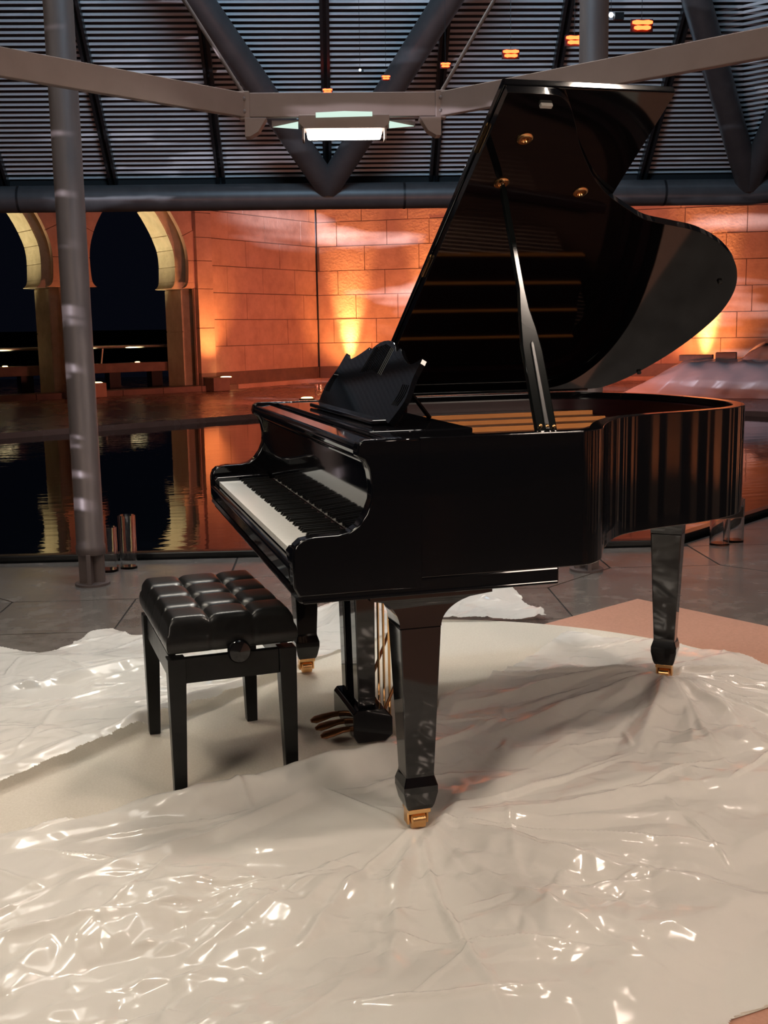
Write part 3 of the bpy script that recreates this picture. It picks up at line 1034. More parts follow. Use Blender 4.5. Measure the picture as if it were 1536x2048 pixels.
for i, (p, r_) in enumerate((((3.071, 4.545, 3.217), 0.016), ((2.103, 7.273, 3.422), 0.010))):
    p = Vector(p)
    h = empty('pin_spot', p, ('white pin spot beside the right column among the heat lamp reflections', 'tiny blue-white pin spot left of the reflected heat lamp row')[i], 'lamp')
    build('bulb', MB().lathe([(0.002, -r_), (r_ * 0.7, -r_ * 0.7), (r_, 0), (r_ * 0.7, r_ * 0.7), (0.002, r_)], p, seg=14), M['lamp_spark'], h, smooth=60)
    build('housing', MB().obox(p + E1 * (0.05 if i == 0 else 0.02) + Vector((0, 0, -0.01)), E1, E2, Vector((0, 0, 1)), 0.03 if i == 0 else 0.01, 0.02, 0.022 if i == 0 else 0.01), M['dark_metal'], h)
    build('hanger_wire', MB().tube([p + Vector((0, 0, 0.01)), p + Vector((0, 0, 2.2))], 0.0015, 6), M['dark_metal'], h)


# ---- wrapped stack on the right terrace
def noise2(x, y, seed=0):
    """smooth gradient noise on arrays"""
    r0 = np.random.default_rng(seed)
    perm = r0.permutation(512)
    perm = np.concatenate([perm, perm])
    ang = r0.uniform(0, 2 * np.pi, 512)
    gx, gy = np.cos(ang), np.sin(ang)
    xi = np.floor(x).astype(int)
    yi = np.floor(y).astype(int)
    xf, yf = x - xi, y - yi
    u_ = xf * xf * xf * (xf * (xf * 6 - 15) + 10)
    v_ = yf * yf * yf * (yf * (yf * 6 - 15) + 10)

    def gr(ix, iy, dx, dy):
        h_ = perm[(perm[ix & 511] + iy) & 511]
        return gx[h_] * dx + gy[h_] * dy
    a = gr(xi, yi, xf, yf)
    b = gr(xi + 1, yi, xf - 1, yf)
    c = gr(xi, yi + 1, xf, yf - 1)
    d = gr(xi + 1, yi + 1, xf - 1, yf - 1)
    return (a + (b - a) * u_) + ((c + (d - c) * u_) - (a + (b - a) * u_)) * v_


def np_mesh(name, V, Fq):
    me = bpy.data.meshes.new(name)
    me.vertices.add(len(V))
    me.vertices.foreach_set('co', V.astype(np.float32).ravel())
    nf = len(Fq)
    me.loops.add(nf * 4)
    me.polygons.add(nf)
    me.loops.foreach_set('vertex_index', Fq.astype(np.int32).ravel())
    me.polygons.foreach_set('loop_start', np.arange(0, nf * 4, 4, dtype=np.int32))
    me.polygons.foreach_set('loop_total', np.full(nf, 4, dtype=np.int32))
    me.update(calc_edges=True)
    me.validate()
    return me


SB = Vector((8.55, 15.05, 0))
SX = (E1 * 0.93 - E2 * 0.37).normalized()
SY = Vector((-SX.y, SX.x, 0))
stk = empty('wrapped_stack', SB + SX * 2.2 + SY * 0.9, 'low stack wrapped in clear plastic on the terrace behind the piano tail', 'stack')


def stack_piece(name, L, D, H, x0, y0, z0, m, seed, taper=0.25, amp=0.03):
    n1, n2 = 90, 26
    u_ = np.linspace(0, 1, n1)
    prof = []
    for t in np.linspace(0, 1, n2):
        a = t * math.pi
        # rounded box profile over the depth
        c, s = math.cos(a), math.sin(a)
        y = -math.copysign(abs(c) ** 0.45, c)
        z = abs(s) ** 0.4
        prof.append((y, z))
    V = []
    for i, uu in enumerate(u_):
        e = min(uu / 0.12, (1 - uu) / 0.12, 1.0)
        e = e ** 0.5 if e > 0 else 0.0
        for y, z in prof:
            V.append((x0 + uu * L + (taper * z * (1 - uu)), y0 + D / 2 + y * D / 2 * (0.75 + 0.25 * e), z0 + z * H * (0.35 + 0.65 * e)))
    V = np.array(V)
    nz = noise2(V[:, 0] * 3 + 5, (V[:, 1] + V[:, 2]) * 3 + 9, seed) + 0.6 * np.abs(noise2(V[:, 0] * 9, (V[:, 1] * 2 + V[:, 2] * 3) * 3, seed + 1))
    V[:, 2] += amp * nz * (V[:, 2] > z0 + 0.03)
    V[:, 1] -= amp * nz
    F = [(i * n2 + j, i * n2 + j + 1, (i + 1) * n2 + j + 1, (i + 1) * n2 + j) for i in range(n1 - 1) for j in range(n2 - 1)]
    W_ = np.array([tuple(SB + SX * a + SY * b + Vector((0, 0, c)) - ORG[stk.name]) for a, b, c in V])
    me = np_mesh(name, W_, np.array(F))
    smooth_by_angle(me, rad(50))
    return link(name, me, m, stk)


stack_piece('lower_bundle', 6.2, 1.7, 0.60, 0.0, 0.0, 0.0, noisy(mat('wrapped_boards', (0.5, 0.42, 0.42), 0.32), (0.42, 0.34, 0.35), (0.62, 0.54, 0.54), 2.4, bump=0.4, bump_scale=12, dist=0.03), 21, 0.7)
stack_piece('upper_bundle', 2.4, 1.3, 0.36, 2.0, 0.2, 0.55, M['wrap'], 25, 0.2)
stack_piece('plastic_sleeve', 6.3, 1.8, 0.64, -0.04, -0.05, 0.0, M['wrap'], 29, 0.7, 0.045)
build('loose_box', MB().obox(SB + SX * 1.35 + SY * 0.7 + Vector((0, 0, 0.66)), SX, SY, Vector((0, 0, 1)), 0.28, 0.2, 0.05), M['sandstone_dark'], stk, bevel=0.01)
build('loose_box', MB().obox(SB + SX * 1.85 + SY * 0.6 + Vector((0, 0, 0.68)), SX, SY, Vector((0, 0, 1)), 0.17, 0.2, 0.07), M['mortar'], stk, bevel=0.01)


# ---- glass cylinder vases
def vase(x, y, r_, h_, label, z=0.0):
    t = 0.006
    prof = [(0.0005, 0.0), (r_, 0.0), (r_, h_), (r_ - t, h_), (r_ - t, 0.012), (0.0005, 0.012)]
    o = build('glass_vase', MB().lathe(prof, (x, y, z), seg=32), M['glass'], smooth=40, origin=(x, y, z))
    tag(o, label, 'vase', 'glass cylinder vases by the pool')


vase(-0.312, 3.50, 0.052, 0.235, 'shorter clear glass cylinder vase beside the left column')
vase(-0.205, 3.54, 0.045, 0.285, 'taller clear glass cylinder vase beside the left column')
vase(3.02, 3.02, 0.055, 0.24, 'left clear glass cylinder vase by the pool behind the piano tail')
vase(3.15, 3.08, 0.055, 0.25, 'right clear glass cylinder vase by the pool behind the piano tail')
# small floor light and glass on the far terrace
tl = empty('floor_light', Vector((3.62, 17.1, 0)), 'small bright floor light on the terrace behind the music desk', 'light')
build('disc', MB().lathe([(0.14, 0.0), (0.14, 0.03), (0.10, 0.045)], (3.62, 17.1, 0)), M['dark_metal'], tl)
build('lens', MB().lathe([(0.11, 0.046), (0.09, 0.06), (0.02, 0.065)], (3.62, 17.1, 0)), M['lamp_warm'], tl)
vase(3.93, 17.5, 0.075, 0.26, 'small clear glass vase beside the far floor light', 0.0)

# =================================================================== GRAND PIANO
W, H = 1.486, 0.985
pn = empty('grand_piano', (0.85, 0.743, 0), 'polished black grand piano with raised lid on plastic sheeting', 'piano')
RIM = [(0.3005, 0.0), (0.45, 0.0), (0.66, 0.0), (0.725, 0.006), (0.775, 0.045), (0.81, 0.105), (0.85, 0.172), (0.90, 0.243), (0.955, 0.302), (1.02, 0.345), (1.12, 0.381), (1.22, 0.405), (1.31, 0.432), (1.42, 0.482), (1.50, 0.55),
       (1.556, 0.64), (1.588, 0.75), (1.60, 0.88), (1.595, 1.03), (1.57, 1.18), (1.52, 1.30), (1.45, 1.395), (1.36, 1.46), (1.25, 1.486), (1.10, 1.486), (0.7, 1.486), (0.3005, 1.486)]
rim_o = catmull(RIM, 6)
rim_o = [(max(x, 0.3005), min(max(y, 0.0), W)) for x, y in rim_o]


def offset_open(pts, d):
    """offset an open polyline to its left by d"""
    out = []
    n = len(pts)
    for i in range(n):
        a = Vector(pts[max(i - 1, 0)] + (0,))
        b = Vector(pts[min(i + 1, n - 1)] + (0,))
        t = (b - a).normalized()
        nn = Vector((-t.y, t.x, 0))
        q = Vector(pts[i] + (0,)) + nn * d
        out.append((q.x, q.y))
    return out


def wall_strip(mb, o_, i_, z0, z1):
    n = len(o_)
    vs_ = [(x, y, z0) for x, y in o_] + [(x, y, z1) for x, y in o_] + [(x, y, z1) for x, y in i_] + [(x, y, z0) for x, y in i_]
    fs = []
    for i in range(n - 1):
        fs += [(i, i + 1, n + i + 1, n + i), (n + i, n + i + 1, 2 * n + i + 1, 2 * n + i), (2 * n + i, 2 * n + i + 1, 3 * n + i + 1, 3 * n + i), (3 * n + i, 3 * n + i + 1, i + 1, i)]
    fs += [(0, n, 2 * n, 3 * n), (n - 1, 4 * n - 1, 3 * n - 1, 2 * n - 1)]
    return mb.add(vs_, fs)


rim_i = offset_open(rim_o, 0.036)
ro = build('rim', wall_strip(MB(), rim_o, rim_i, 0.66, H), M['lacquer'], pn, bevel=0.003, seg=3, smooth=35)
seamless(ro, 0.3005)
rim_i2 = offset_open(rim_o, 0.0365)
rim_i3 = offset_open(rim_o, 0.075)
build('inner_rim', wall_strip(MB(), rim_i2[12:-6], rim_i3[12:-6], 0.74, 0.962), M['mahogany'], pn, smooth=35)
sb_poly = [p for p in rim_i3[12:-6]]
build('soundboard', MB().prism(sb_poly, lambda p: (p[0], p[1], 0.80), lambda p: (p[0], p[1], 0.815)), M['soundboard'], pn)
# cast plate with struts: coloured dark, gold fronts only, for a dark lid reflection
pl_o = offset_open(rim_o, 0.08)[14:-8]
pl_i = offset_open(rim_o, 0.115)[14:-8]
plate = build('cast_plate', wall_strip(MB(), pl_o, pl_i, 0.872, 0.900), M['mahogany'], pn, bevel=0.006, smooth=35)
for y0, z0, z1 in ((1.00, 0.860, 0.884), (1.10, 0.882, 0.899), (1.20, 0.897, 0.912), (1.30, 0.910, 0.926)):
    st_ = build('plate_step', MB().box((0.47, y0, 0.855), (1.37, 1.402, z1)), M['mahogany'], pn, bevel=0.002)
    build('gold_edge', MB().box((0.47, y0 - 0.004, z0 - 0.004), (1.37, y0 + 0.003, z1 + 0.001)), M['gold_plate'], st_, bevel=0.003)
build('pin_block', MB().box((0.36, 0.075, 0.86), (0.50, 1.40, 0.90)), M['lacquer_soft'], plate, bevel=0.006)
for (x0, y0, x1, y1) in ((0.50, 0.36, 0.86, 0.40), (0.50, 0.70, 1.40, 0.82)):
    a, b = Vector((x0, y0, 0.895)), Vector((x1, y1, 0.885))
    d = (b - a).normalized()
    n_ = Vector((-d.y, d.x, 0)).normalized()
    build('plate_strut', MB().obox((a + b) / 2, d, n_, d.cross(n_), (b - a).length / 2, 0.017, 0.022), M['mahogany'], plate, bevel=0.005)
mbs = MB()
for k in range(88):
    t = k / 87
    y0 = 0.12 + 1.24 * t
    x1 = 0.72 + 0.70 * min(1, t * 1.25)
    y1 = y0 + 0.10 * t
    y1 = min(y1, 1.36)
    mbs.tube([(0.50, y0, 0.880), (x1, y1, 0.868)], 0.0011, 4)
so = build('strings', mbs, M['string'], pn)
so['kind'] = 'stuff'
mbd = MB()
for k in range(66):
    y = 0.34 + 1.02 * k / 66
    mbd.box((0.56 + 0.06 * (k / 66), y, 0.885), (0.60 + 0.06 * (k / 66), y + 0.010, 0.905))
do = build('dampers', mbd, M['lacquer_soft'], pn)
do['kind'] = 'stuff'
# cheek arms: side panels with the swept profile
ARM = [(0.012, 0.636), (0.0, 0.66), (-0.001, 0.735), (0.006, 0.755), (0.020, 0.767), (0.05, 0.772), (0.105, 0.773), (0.13, 0.778), (0.153, 0.793), (0.171, 0.818), (0.183, 0.848), (0.185, 0.880), (0.180, 0.912), (0.168, 0.938), (0.154, 0.945), (0.152, 0.958), (0.157, 0.978), (0.170, H), (0.30, H), (0.30, 0.636)]
for y0, y1 in ((0.0, 0.045), (W - 0.045, W)):
    ao = build('arm', MB().prism(ARM, lambda p: (p[0], y0, p[1]), lambda p: (p[0], y1, p[1])), M['lacquer'], pn, bevel=0.007, seg=3, smooth=30)
    seamless(ao, 0.30)
for y0, y1 in ((0.046, 0.108), (W - 0.108, W - 0.046)):
    build('key_block', MB().prism([(0.008, 0.70), (0.004, 0.728), (0.012, 0.738), (0.15, 0.742), (0.19, 0.742), (0.19, 0.70)], lambda p: (p[0], y0, p[1]), lambda p: (p[0], y1, p[1])), M['lacquer'], pn, bevel=0.004)
build('keybed', MB().box((0.012, 0.002, 0.622), (0.645, W - 0.002, 0.662)), M['lacquer'], pn, bevel=0.005)
build('key_slip', MB().prism([(0.0, 0.664), (-0.004, 0.700), (0.004, 0.708), (0.016, 0.708), (0.022, 0.664)], lambda p: (p[0], 0.046, p[1]), lambda p: (p[0], W - 0.046, p[1])), M['lacquer'], pn, bevel=0.003)
build('moulding', MB().prism([(0.004, 0.640), (-0.004, 0.650), (0.0, 0.660), (0.01, 0.660), (0.01, 0.640)], lambda p: (p[0], 0.046, p[1]), lambda p: (p[0], W - 0.046, p[1])), M['lacquer'], pn)
build('moulding', MB().box((0.02, -0.004, 0.622), (0.64, 0.0015, 0.630)), M['lacquer'], pn, bevel=0.002)
# fallboard standing open and the rail above it
build('fallboard', MB().prism([(0.196, 0.728), (0.182, 0.930), (0.176, 0.936), (0.178, 0.946), (0.200, 0.948), (0.212, 0.728)], lambda p: (p[0], 0.046, p[1]), lambda p: (p[0], W - 0.046, p[1])), M['lacquer'], pn, bevel=0.004)
fb = build('fallboard_rail', MB().prism([(0.160, 0.946), (0.154, 0.962), (0.162, 0.975), (0.20, 0.978), (0.23, 0.972), (0.23, 0.946)], lambda p: (p[0], 0.047, p[1]), lambda p: (p[0], W - 0.047, p[1])), M['lacquer'], pn, bevel=0.004)
# music shelf
build('music_shelf', MB().box((0.235, 0.05, 0.968), (0.46, 0.20, 0.982)), M['lacquer'], pn, bevel=0.003)
build('music_shelf', MB().box((0.235, W - 0.20, 0.968), (0.46, W - 0.05, 0.982)), M['lacquer'], pn, bevel=0.003)
build('music_shelf', MB().box((0.235, 0.20, 0.970), (0.50, W - 0.20, 0.984)), M['lacquer'], pn, bevel=0.003)

# keys
x0k, x1k, zk = 0.018, 0.190, 0.725
kw = (W - 0.218) / 52
wk_me = MB().box((0, 0.0006, -0.016), (x1k - x0k, kw - 0.0006, 0)).mesh('white_key')
wk_me.materials.append(M['ivory'])
bk = MB()
bl, bw = 0.098, 0.0098
bk.loft([[(0.0, 0, 0), (0.0, bw, 0), (bl, bw, 0), (bl, 0, 0)], [(0.004, 0.001, 0.009), (0.004, bw - 0.001, 0.009), (bl, bw - 0.001, 0.0115), (bl, 0.001, 0.0115)]])
bk_me = bk.mesh('black_key')
bk_me.materials.append(M['ebony'])
po = ORG[pn.name]
for k in range(52):
    # k = 0 at the bass end (far)
    y = W - 0.109 - (k + 1) * kw
    link('white_key', wk_me, None, pn, Vector((x0k, y, zk)) - po)
    nm = (k + 5) % 7          # 0=C
    if nm in (0, 1, 3, 4, 5) and k < 51:
        pass
names = 'ABCDEFG'
for k in range(51):
    if names[k % 7] in 'ACDFG':
        y = W - 0.109 - (k + 1) * kw - bw / 2
        link('black_key', bk_me, None, pn, Vector((x1k - bl - 0.004, y, zk)) - po)
build('key_felt', MB().box((0.1905, 0.11, 0.718), (0.197, W - 0.11, 0.7265)), M['felt_red'], pn)

# music desk: scalloped panel leaning back
a30 = rad(31)
DU = Vector((math.sin(a30), 0, math.cos(a30)))
DN = Vector((-math.cos(a30), 0, math.sin(a30)))
hd = [(0.415, 0.0), (0.44, 0.045), (0.445, 0.075), (0.425, 0.11), (0.41, 0.14), (0.405, 0.186), (0.385, 0.182), (0.33, 0.168), (0.27, 0.178), (0.20, 0.20), (0.165, 0.214), (0.150, 0.206), (0.135, 0.205), (0.10, 0.222), (0.05, 0.235), (0.0, 0.238)]
hs = catmull(hd, 3)
desk = [(0.743 - x, z) for x, z in hs] + [(0.743 + x, z) for x, z in hs[::-1][1:]]
DB = Vector((0.325, 0, 0.988))
dk = build('music_desk', MB().prism(desk, lambda p: DB + Vector((0, p[0], 0)) + DU * p[1] + DN * 0.007, lambda p: DB + Vector((0, p[0], 0)) + DU * p[1] - DN * 0.007), M['lacquer'], pn, bevel=0.004, seg=3)
for y in (0.48, 0.743, 1.0):
    build('desk_support', MB().tube([DB + Vector((0, y, 0)) + DU * 0.13 - DN * 0.006, Vector((0.48, y, 0.988))], 0.006, 8), M['lacquer'], dk)
build('desk_ledge', MB().box((0.285, 0.36, 0.986), (0.345, 1.126, 0.998)), M['lacquer'], dk, bevel=0.004)
# fine ridges imitating louvre reflections in the desk face
for k in range(13):
    y = 0.743 + (k - 6) * 0.0165
    top = 0.226 - 0.0022 * abs(k - 6)
    path = [DB + Vector((0, y + 0.010 * t * (k - 6) / 6, 0)) + DU * (top - 0.085 * t) + DN * 0.0075 for t in (0, 0.25, 0.5, 0.75, 1.0)]
    build('reflection_ridge', MB().tube(path, 0.0013, 6), M['lacquer'], dk)
for sgn in (-1, 1):
    for k in range(4):
        y = 0.743 + sgn * (0.36 + 0.016 * k)
        path = [DB + Vector((0, y + sgn * 0.012 * math.sin(t * 3), 0)) + DU * (0.05 + 0.06 * t) + DN * 0.0075 for t in (0, 0.25, 0.5, 0.75, 1.0)]
        build('reflection_ridge', MB().tube(path, 0.0012, 6), M['lacquer'], dk)

# lid
LA = rad(32.3)
LV = Vector((0, -math.cos(LA), math.sin(LA)))
LN = Vector((0, -math.sin(LA), -math.cos(LA)))       # underside normal
L0 = Vector((0, W, 0.992))


def lp(x, s, d=0.0):
    return L0 + Vector((x, 0, 0)) + LV * s - LN * d


LID = [(0.603, 0.0), (0.603, 0.7), (0.603, 1.486), (0.70, 1.486), (0.745, 1.48), (0.785, 1.445), (0.82, 1.39), (0.86, 1.32), (0.91, 1.25), (0.97, 1.175), (1.04, 1.112), (1.13, 1.052), (1.20, 1.012), (1.29, 0.988), (1.38, 0.966), (1.46, 0.93), (1.53, 0.885), (1.605, 0.818), (1.658, 0.748), (1.70, 0.665), (1.722, 0.58), (1.727, 0.49), (1.712, 0.39), (1.68, 0.28), (1.635, 0.18), (1.57, 0.075), (1.50, 0.012), (1.45, 0.0), (1.2, 0.0)]
lid_pts = [LID[0], LID[1]] + [LID[2]] + catmull(LID[3:28], 4) + [LID[28]]
lid = build('lid', MB().prism(lid_pts, lambda p: lp(p[0], p[1], 0.0), lambda p: lp(p[0], p[1], 0.022)), M['lacquer'], pn, bevel=0.004, seg=3, smooth=30)
flap = build('lid_flap', MB().prism([(0.600, 0.0), (1.066, 0.0), (1.066, 1.484), (0.600, 1.484)], lambda p: lp(p[0], p[1], 0.026), lambda p: lp(p[0], p[1], 0.048)), M['lacquer'], pn, bevel=0.004, seg=3)
build('lid_hinge', MB().tube([(0.56, W + 0.004, 0.992), (1.44, W + 0.004, 0.992)], 0.007, 10), M['lacquer'], pn)
for s_ in (0.2, 0.75, 1.3):
    build('flap_hinge', MB().tube([lp(0.600, s_ - 0.05, 0.024), lp(0.600, s_ + 0.05, 0.024)], 0.005, 8), M['brass'], lid)
for x_, s_ in ((0.697, 1.161), (0.703, 1.332), (0.942, 1.130)):
    c = lp(x_, s_, 0)
    build('prop_cup', MB().lathe([(0.021, -0.002), (0.021, 0.003), (0.017, 0.0055), (0.010, 0.0055), (0.008, 0.001), (0.0005, 0.001)], c, LN, seg=24), M['brass'], lid, smooth=40)
for x_, s_ in ((0.715, 1.452), (1.62, 0.70), (1.60, 0.12)):
    c = lp(x_, s_, 0)
    build('lid_bumper', MB().obox(c + LN * 0.004, Vector((1, 0, 0)), LV, LN, 0.016 if x_ < 1 else 0.007, 0.006, 0.005), M['rubber'] if x_ < 1 else M['rubber_dark'], lid, bevel=0.002)

# lid prop: broad slotted board below, thin stick above
PA = Vector((0.628, 0.030, 0.945))
PB = lp(0.697, 1.161, -0.006)
pd = (PB - PA)
PL = pd.length
pd.normalize()
pw_ = (Vector((1, 0, 0)) - pd * pd.x).normalized()
pt_ = pd.cross(pw_)
stick = [(-0.026, 0.0), (0.026, 0.0), (0.026, 0.27), (0.020, 0.34), (0.011, 0.40), (0.0085, 0.46), (0.0075, PL - 0.03), (0.004, PL), (-0.004, PL), (-0.0075, PL - 0.03), (-0.0085, 0.46), (-0.018, 0.38), (-0.025, 0.30)]
pr = build('lid_prop', MB().prism(stick, lambda p: PA + pw_ * p[0] + pd * p[1] + pt_ * 0.009, lambda p: PA + pw_ * p[0] + pd * p[1] - pt_ * 0.009), M['prop_black'], pn, bevel=0.003)
build('short_prop', MB().prism([(-0.006, 0.045), (0.007, 0.045), (0.005, 0.29), (0.0, 0.30), (-0.005, 0.29)], lambda p: PA + pw_ * p[0] + pd * p[1] + pt_ * 0.013, lambda p: PA + pw_ * p[0] + pd * p[1] + pt_ * 0.006), M['lacquer_soft'], pr, bevel=0.002)
build('short_prop', MB().prism([(-0.006, 0.045), (0.007, 0.045), (0.005, 0.29), (0.0, 0.30), (-0.005, 0.29)], lambda p: PA + pw_ * p[0] + pd * p[1] - pt_ * 0.013, lambda p: PA + pw_ * p[0] + pd * p[1] - pt_ * 0.006), M['lacquer_soft'], pr, bevel=0.002)
for dx in (-0.017, 0.0, 0.017):
    build('prop_screw', MB().lathe([(0.005, 0.0), (0.005, 0.006), (0.002, 0.008)], PA + pw_ * dx + pd * 0.052 - pt_ * 0.009, -pt_, seg=12), M['brass'], pr)

# beams underneath
build('belly_beam', MB().box((0.62, 0.25, 0.62), (0.70, W - 0.05, 0.68)), M['lacquer_soft'], pn, bevel=0.003)
build('belly_beam', MB().box((1.30, 0.62, 0.625), (1.56, 1.18, 0.664)), M['lacquer_soft'], pn, bevel=0.004)
for x0, y0, x1, y1 in ((0.70, 0.55, 1.35, 0.80), (0.70, 1.0, 1.35, 0.95), (0.70, 1.3, 1.35, 1.10)):
    a, b = Vector((x0, y0, 0.69)), Vector((x1, y1, 0.69))
    d = (b - a).normalized()
    n_ = Vector((-d.y, d.x, 0))
    build('belly_beam', MB().obox((a + b) / 2, d, n_, Vector((0, 0, 1)), (b - a).length / 2, 0.035, 0.04), M['lacquer_soft'], pn)


def leg(cx, cy, ztop, corb=(0.11, 0.11), rot=0.0):
    """tapered square leg with flared corbel, foot block and caster"""
    ca, sa = math.cos(rot), math.sin(rot)

    def P(x, y, z):
        return (cx + x * ca - y * sa, cy + x * sa + y * ca, z)

    def sq(h, z, hy=None):
        hy = hy or h
        return [P(-h, -hy, z), P(h, -hy, z), P(h, hy, z), P(-h, hy, z)]
    secs = [sq(0.031, 0.072), sq(0.036, 0.085), sq(0.043, 0.118), sq(0.043, 0.135), sq(0.036, 0.158), sq(0.0355, 0.165), sq(0.051, 0.535)]
    lg = build('leg', MB().loft(secs), M['lacquer'], pn, bevel=0.003, seg=2)
    # corbel with curved flare in x
    n = 10
    secs = []
    for k in range(n + 1):
        t = k / n
        e = 1 - math.sqrt(max(0, 1 - t * t))
        hx0 = 0.051 + (corb[0] - 0.051) * e
        hx1 = 0.051 + (corb[1] - 0.051) * e
        z = 0.535 + (ztop - 0.012 - 0.535) * t
        hy = 0.051 + 0.012 * e
        secs.append([P(-hx0, -hy, z), P(hx1, -hy, z), P(hx1, hy, z), P(-hx0, hy, z)])
    secs.append([P(-corb[0], -0.063, ztop), P(corb[1], -0.063, ztop), P(corb[1], 0.063, ztop), P(-corb[0], 0.063, ztop)])
    build('corbel', MB().loft(secs), M['lacquer'], lg, smooth=35)
    # caster
    mb = MB().obox(P(0, 0, 0.066), Vector((ca, sa, 0)), Vector((-sa, ca, 0)), Vector((0, 0, 1)), 0.028, 0.028, 0.006)
    for s_ in (-1, 1):
        mb.obox(P(s_ * 0.0245, 0.004, 0.045), Vector((ca, sa, 0)), Vector((-sa, ca, 0)), Vector((0, 0, 1)), 0.003, 0.015, 0.018)
    mb.obox(P(0, 0.02, 0.045), Vector((ca, sa, 0)), Vector((-sa, ca, 0)), Vector((0, 0, 1)), 0.024, 0.004, 0.018)
    build('caster_fork', mb, M['brass'], lg, bevel=0.002)
    build('caster_wheel', MB().lathe([(0.016, -0.019), (0.0215, -0.016), (0.0215, 0.016), (0.016, 0.019)], P(0, -0.004, 0.0362), (ca, sa, 0), seg=24), M['brass'], lg, smooth=40)
    return lg


leg(0.306, 0.082, 0.622, (0.125, 0.175))
leg(0.306, W - 0.082, 0.622, (0.125, 0.175))
leg(1.475, 0.93, 0.628, (0.075, 0.075), rad(-38))

# pedal lyre
yc = 0.743
for y in (yc - 0.075, yc + 0.075):
    build('lyre_post', MB().loft([[(0.305, y - 0.027, 0.131), (0.357, y - 0.027, 0.131), (0.357, y + 0.027, 0.131), (0.305, y + 0.027, 0.131)], [(0.296, y - 0.031, 0.625), (0.360, y - 0.031, 0.625), (0.360, y + 0.031, 0.625), (0.296, y + 0.031, 0.625)]]), M['lacquer'], pn, bevel=0.004)
lb = [(0.283, 0.055), (0.283, 0.120), (0.292, 0.132), (0.380, 0.132), (0.402, 0.104), (0.402, 0.050), (0.380, 0.034), (0.295, 0.034)]
lyre = build('lyre_box', MB().prism(lb, lambda p: (p[0], yc - 0.125, p[1]), lambda p: (p[0], yc + 0.125, p[1])), M['lacquer'], pn, bevel=0.003)
build('lyre_head', MB().box((0.27, yc - 0.15, 0.585), (0.385, yc + 0.15, 0.625)), M['lacquer'], pn, bevel=0.004)
for k, dy in enumerate((-0.07, 0.0, 0.07)):
    path = [(0.30, yc + dy, 0.062), (0.262, yc + dy, 0.060), (0.234, yc + dy, 0.055), (0.210, yc + dy, 0.050), (0.196, yc + dy, 0.047)]
    secs = []
    for (x, y, z), hw_, ht in zip(path, (0.012, 0.014, 0.021, 0.022, 0.010), (0.008, 0.008, 0.009, 0.009, 0.004)):
        secs.append([(x, y + hw_ * math.cos(t), z + ht * math.sin(t)) for t in [2 * math.pi * q / 10 for q in range(10)]])
    build('pedal', MB().loft(secs), M['brass_old'], lyre, smooth=50)
for dy in (-0.06, 0.0, 0.06):
    build('pedal_rod', MB().tube([(0.412, yc + dy, 0.045), (0.412, yc + dy, 0.62)], 0.004, 8), M['brass'], lyre)
for dy in (-0.10, 0.10):
    build('lyre_brace', MB().tube([(0.385, yc + dy, 0.12), (0.60, yc + dy * 1.2, 0.62)], 0.005, 8), M['brass_old'], lyre)

# =================================================================== BENCH
BC = Vector((-0.098, 0.715, 0))
ba = rad(3.5)
BX = Vector((math.cos(ba), math.sin(ba), 0))
BY = Vector((-math.sin(ba), math.cos(ba), 0))
bn = empty('piano_bench', BC, 'black adjustable piano bench with tufted leather seat in front of the keyboard', 'bench')
hxs, hys = 0.172, 0.275


def bp(x, y, z):
    return BC + BX * x + BY * y + Vector((0, 0, z + (0.028 if z > 0.05 else 0.0)))


# cushion
n1, n2 = 73, 109
gx = np.linspace(-1, 1, n1)
gy = np.linspace(-1, 1, n2)
GX, GY = np.meshgrid(gx, gy, indexing='ij')


def pillow(u_, nseg):
    t = (u_ + 1) / 2 * nseg
    f_ = t - np.floor(np.clip(t, 0, nseg - 1e-6))
    f_ = np.clip(f_, 0, 1)
    return f_


fx = pillow(GX, 3)
fy = pillow(GY, 4)
dx_ = np.minimum(fx, 1 - fx)
dy_ = np.minimum(fy, 1 - fy)
bump_ = (1 - np.exp(-dx_ * 13)) * (1 - np.exp(-dy_ * 13))
crx = np.exp(-(np.minimum(fx, 1 - fx) / 0.05) ** 2)
cry = np.exp(-(np.minimum(fy, 1 - fy) / 0.05) ** 2)
edge = np.minimum(1 - np.abs(GX), (1 - np.abs(GY)) * hys / hxs)
rnd = np.sqrt(np.clip(1 - (1 - np.clip(edge / 0.17, 0, 1)) ** 2, 0, 1))
Z = 0.432 + rnd * 0.030 + bump_ * 0.012 * np.clip(edge / 0.1, 0, 1)
btn = np.zeros_like(Z)
for ix in (1, 2):
    for iy in (1, 2, 3):
        px = -1 + 2 * ix / 3
        py = -1 + 2 * iy / 4
        d2 = ((GX - px) * hxs) ** 2 + ((GY - py) * hys) ** 2
        btn += np.exp(-d2 / 0.018 ** 2)
Z -= 0.013 * btn
sx = 1 - 0.035 * (1 - rnd)
V = [tuple(bp(GX[i, j] * hxs * (0.97 + 0.03 * rnd[i, j]) * 1.0, GY[i, j] * hys * (0.98 + 0.02 * rnd[i, j]), Z[i, j]) - BC) for i in range(n1) for j in range(n2)]
F = [(i * n2 + j, (i + 1) * n2 + j, (i + 1) * n2 + j + 1, i * n2 + j + 1) for i in range(n1 - 1) for j in range(n2 - 1)]
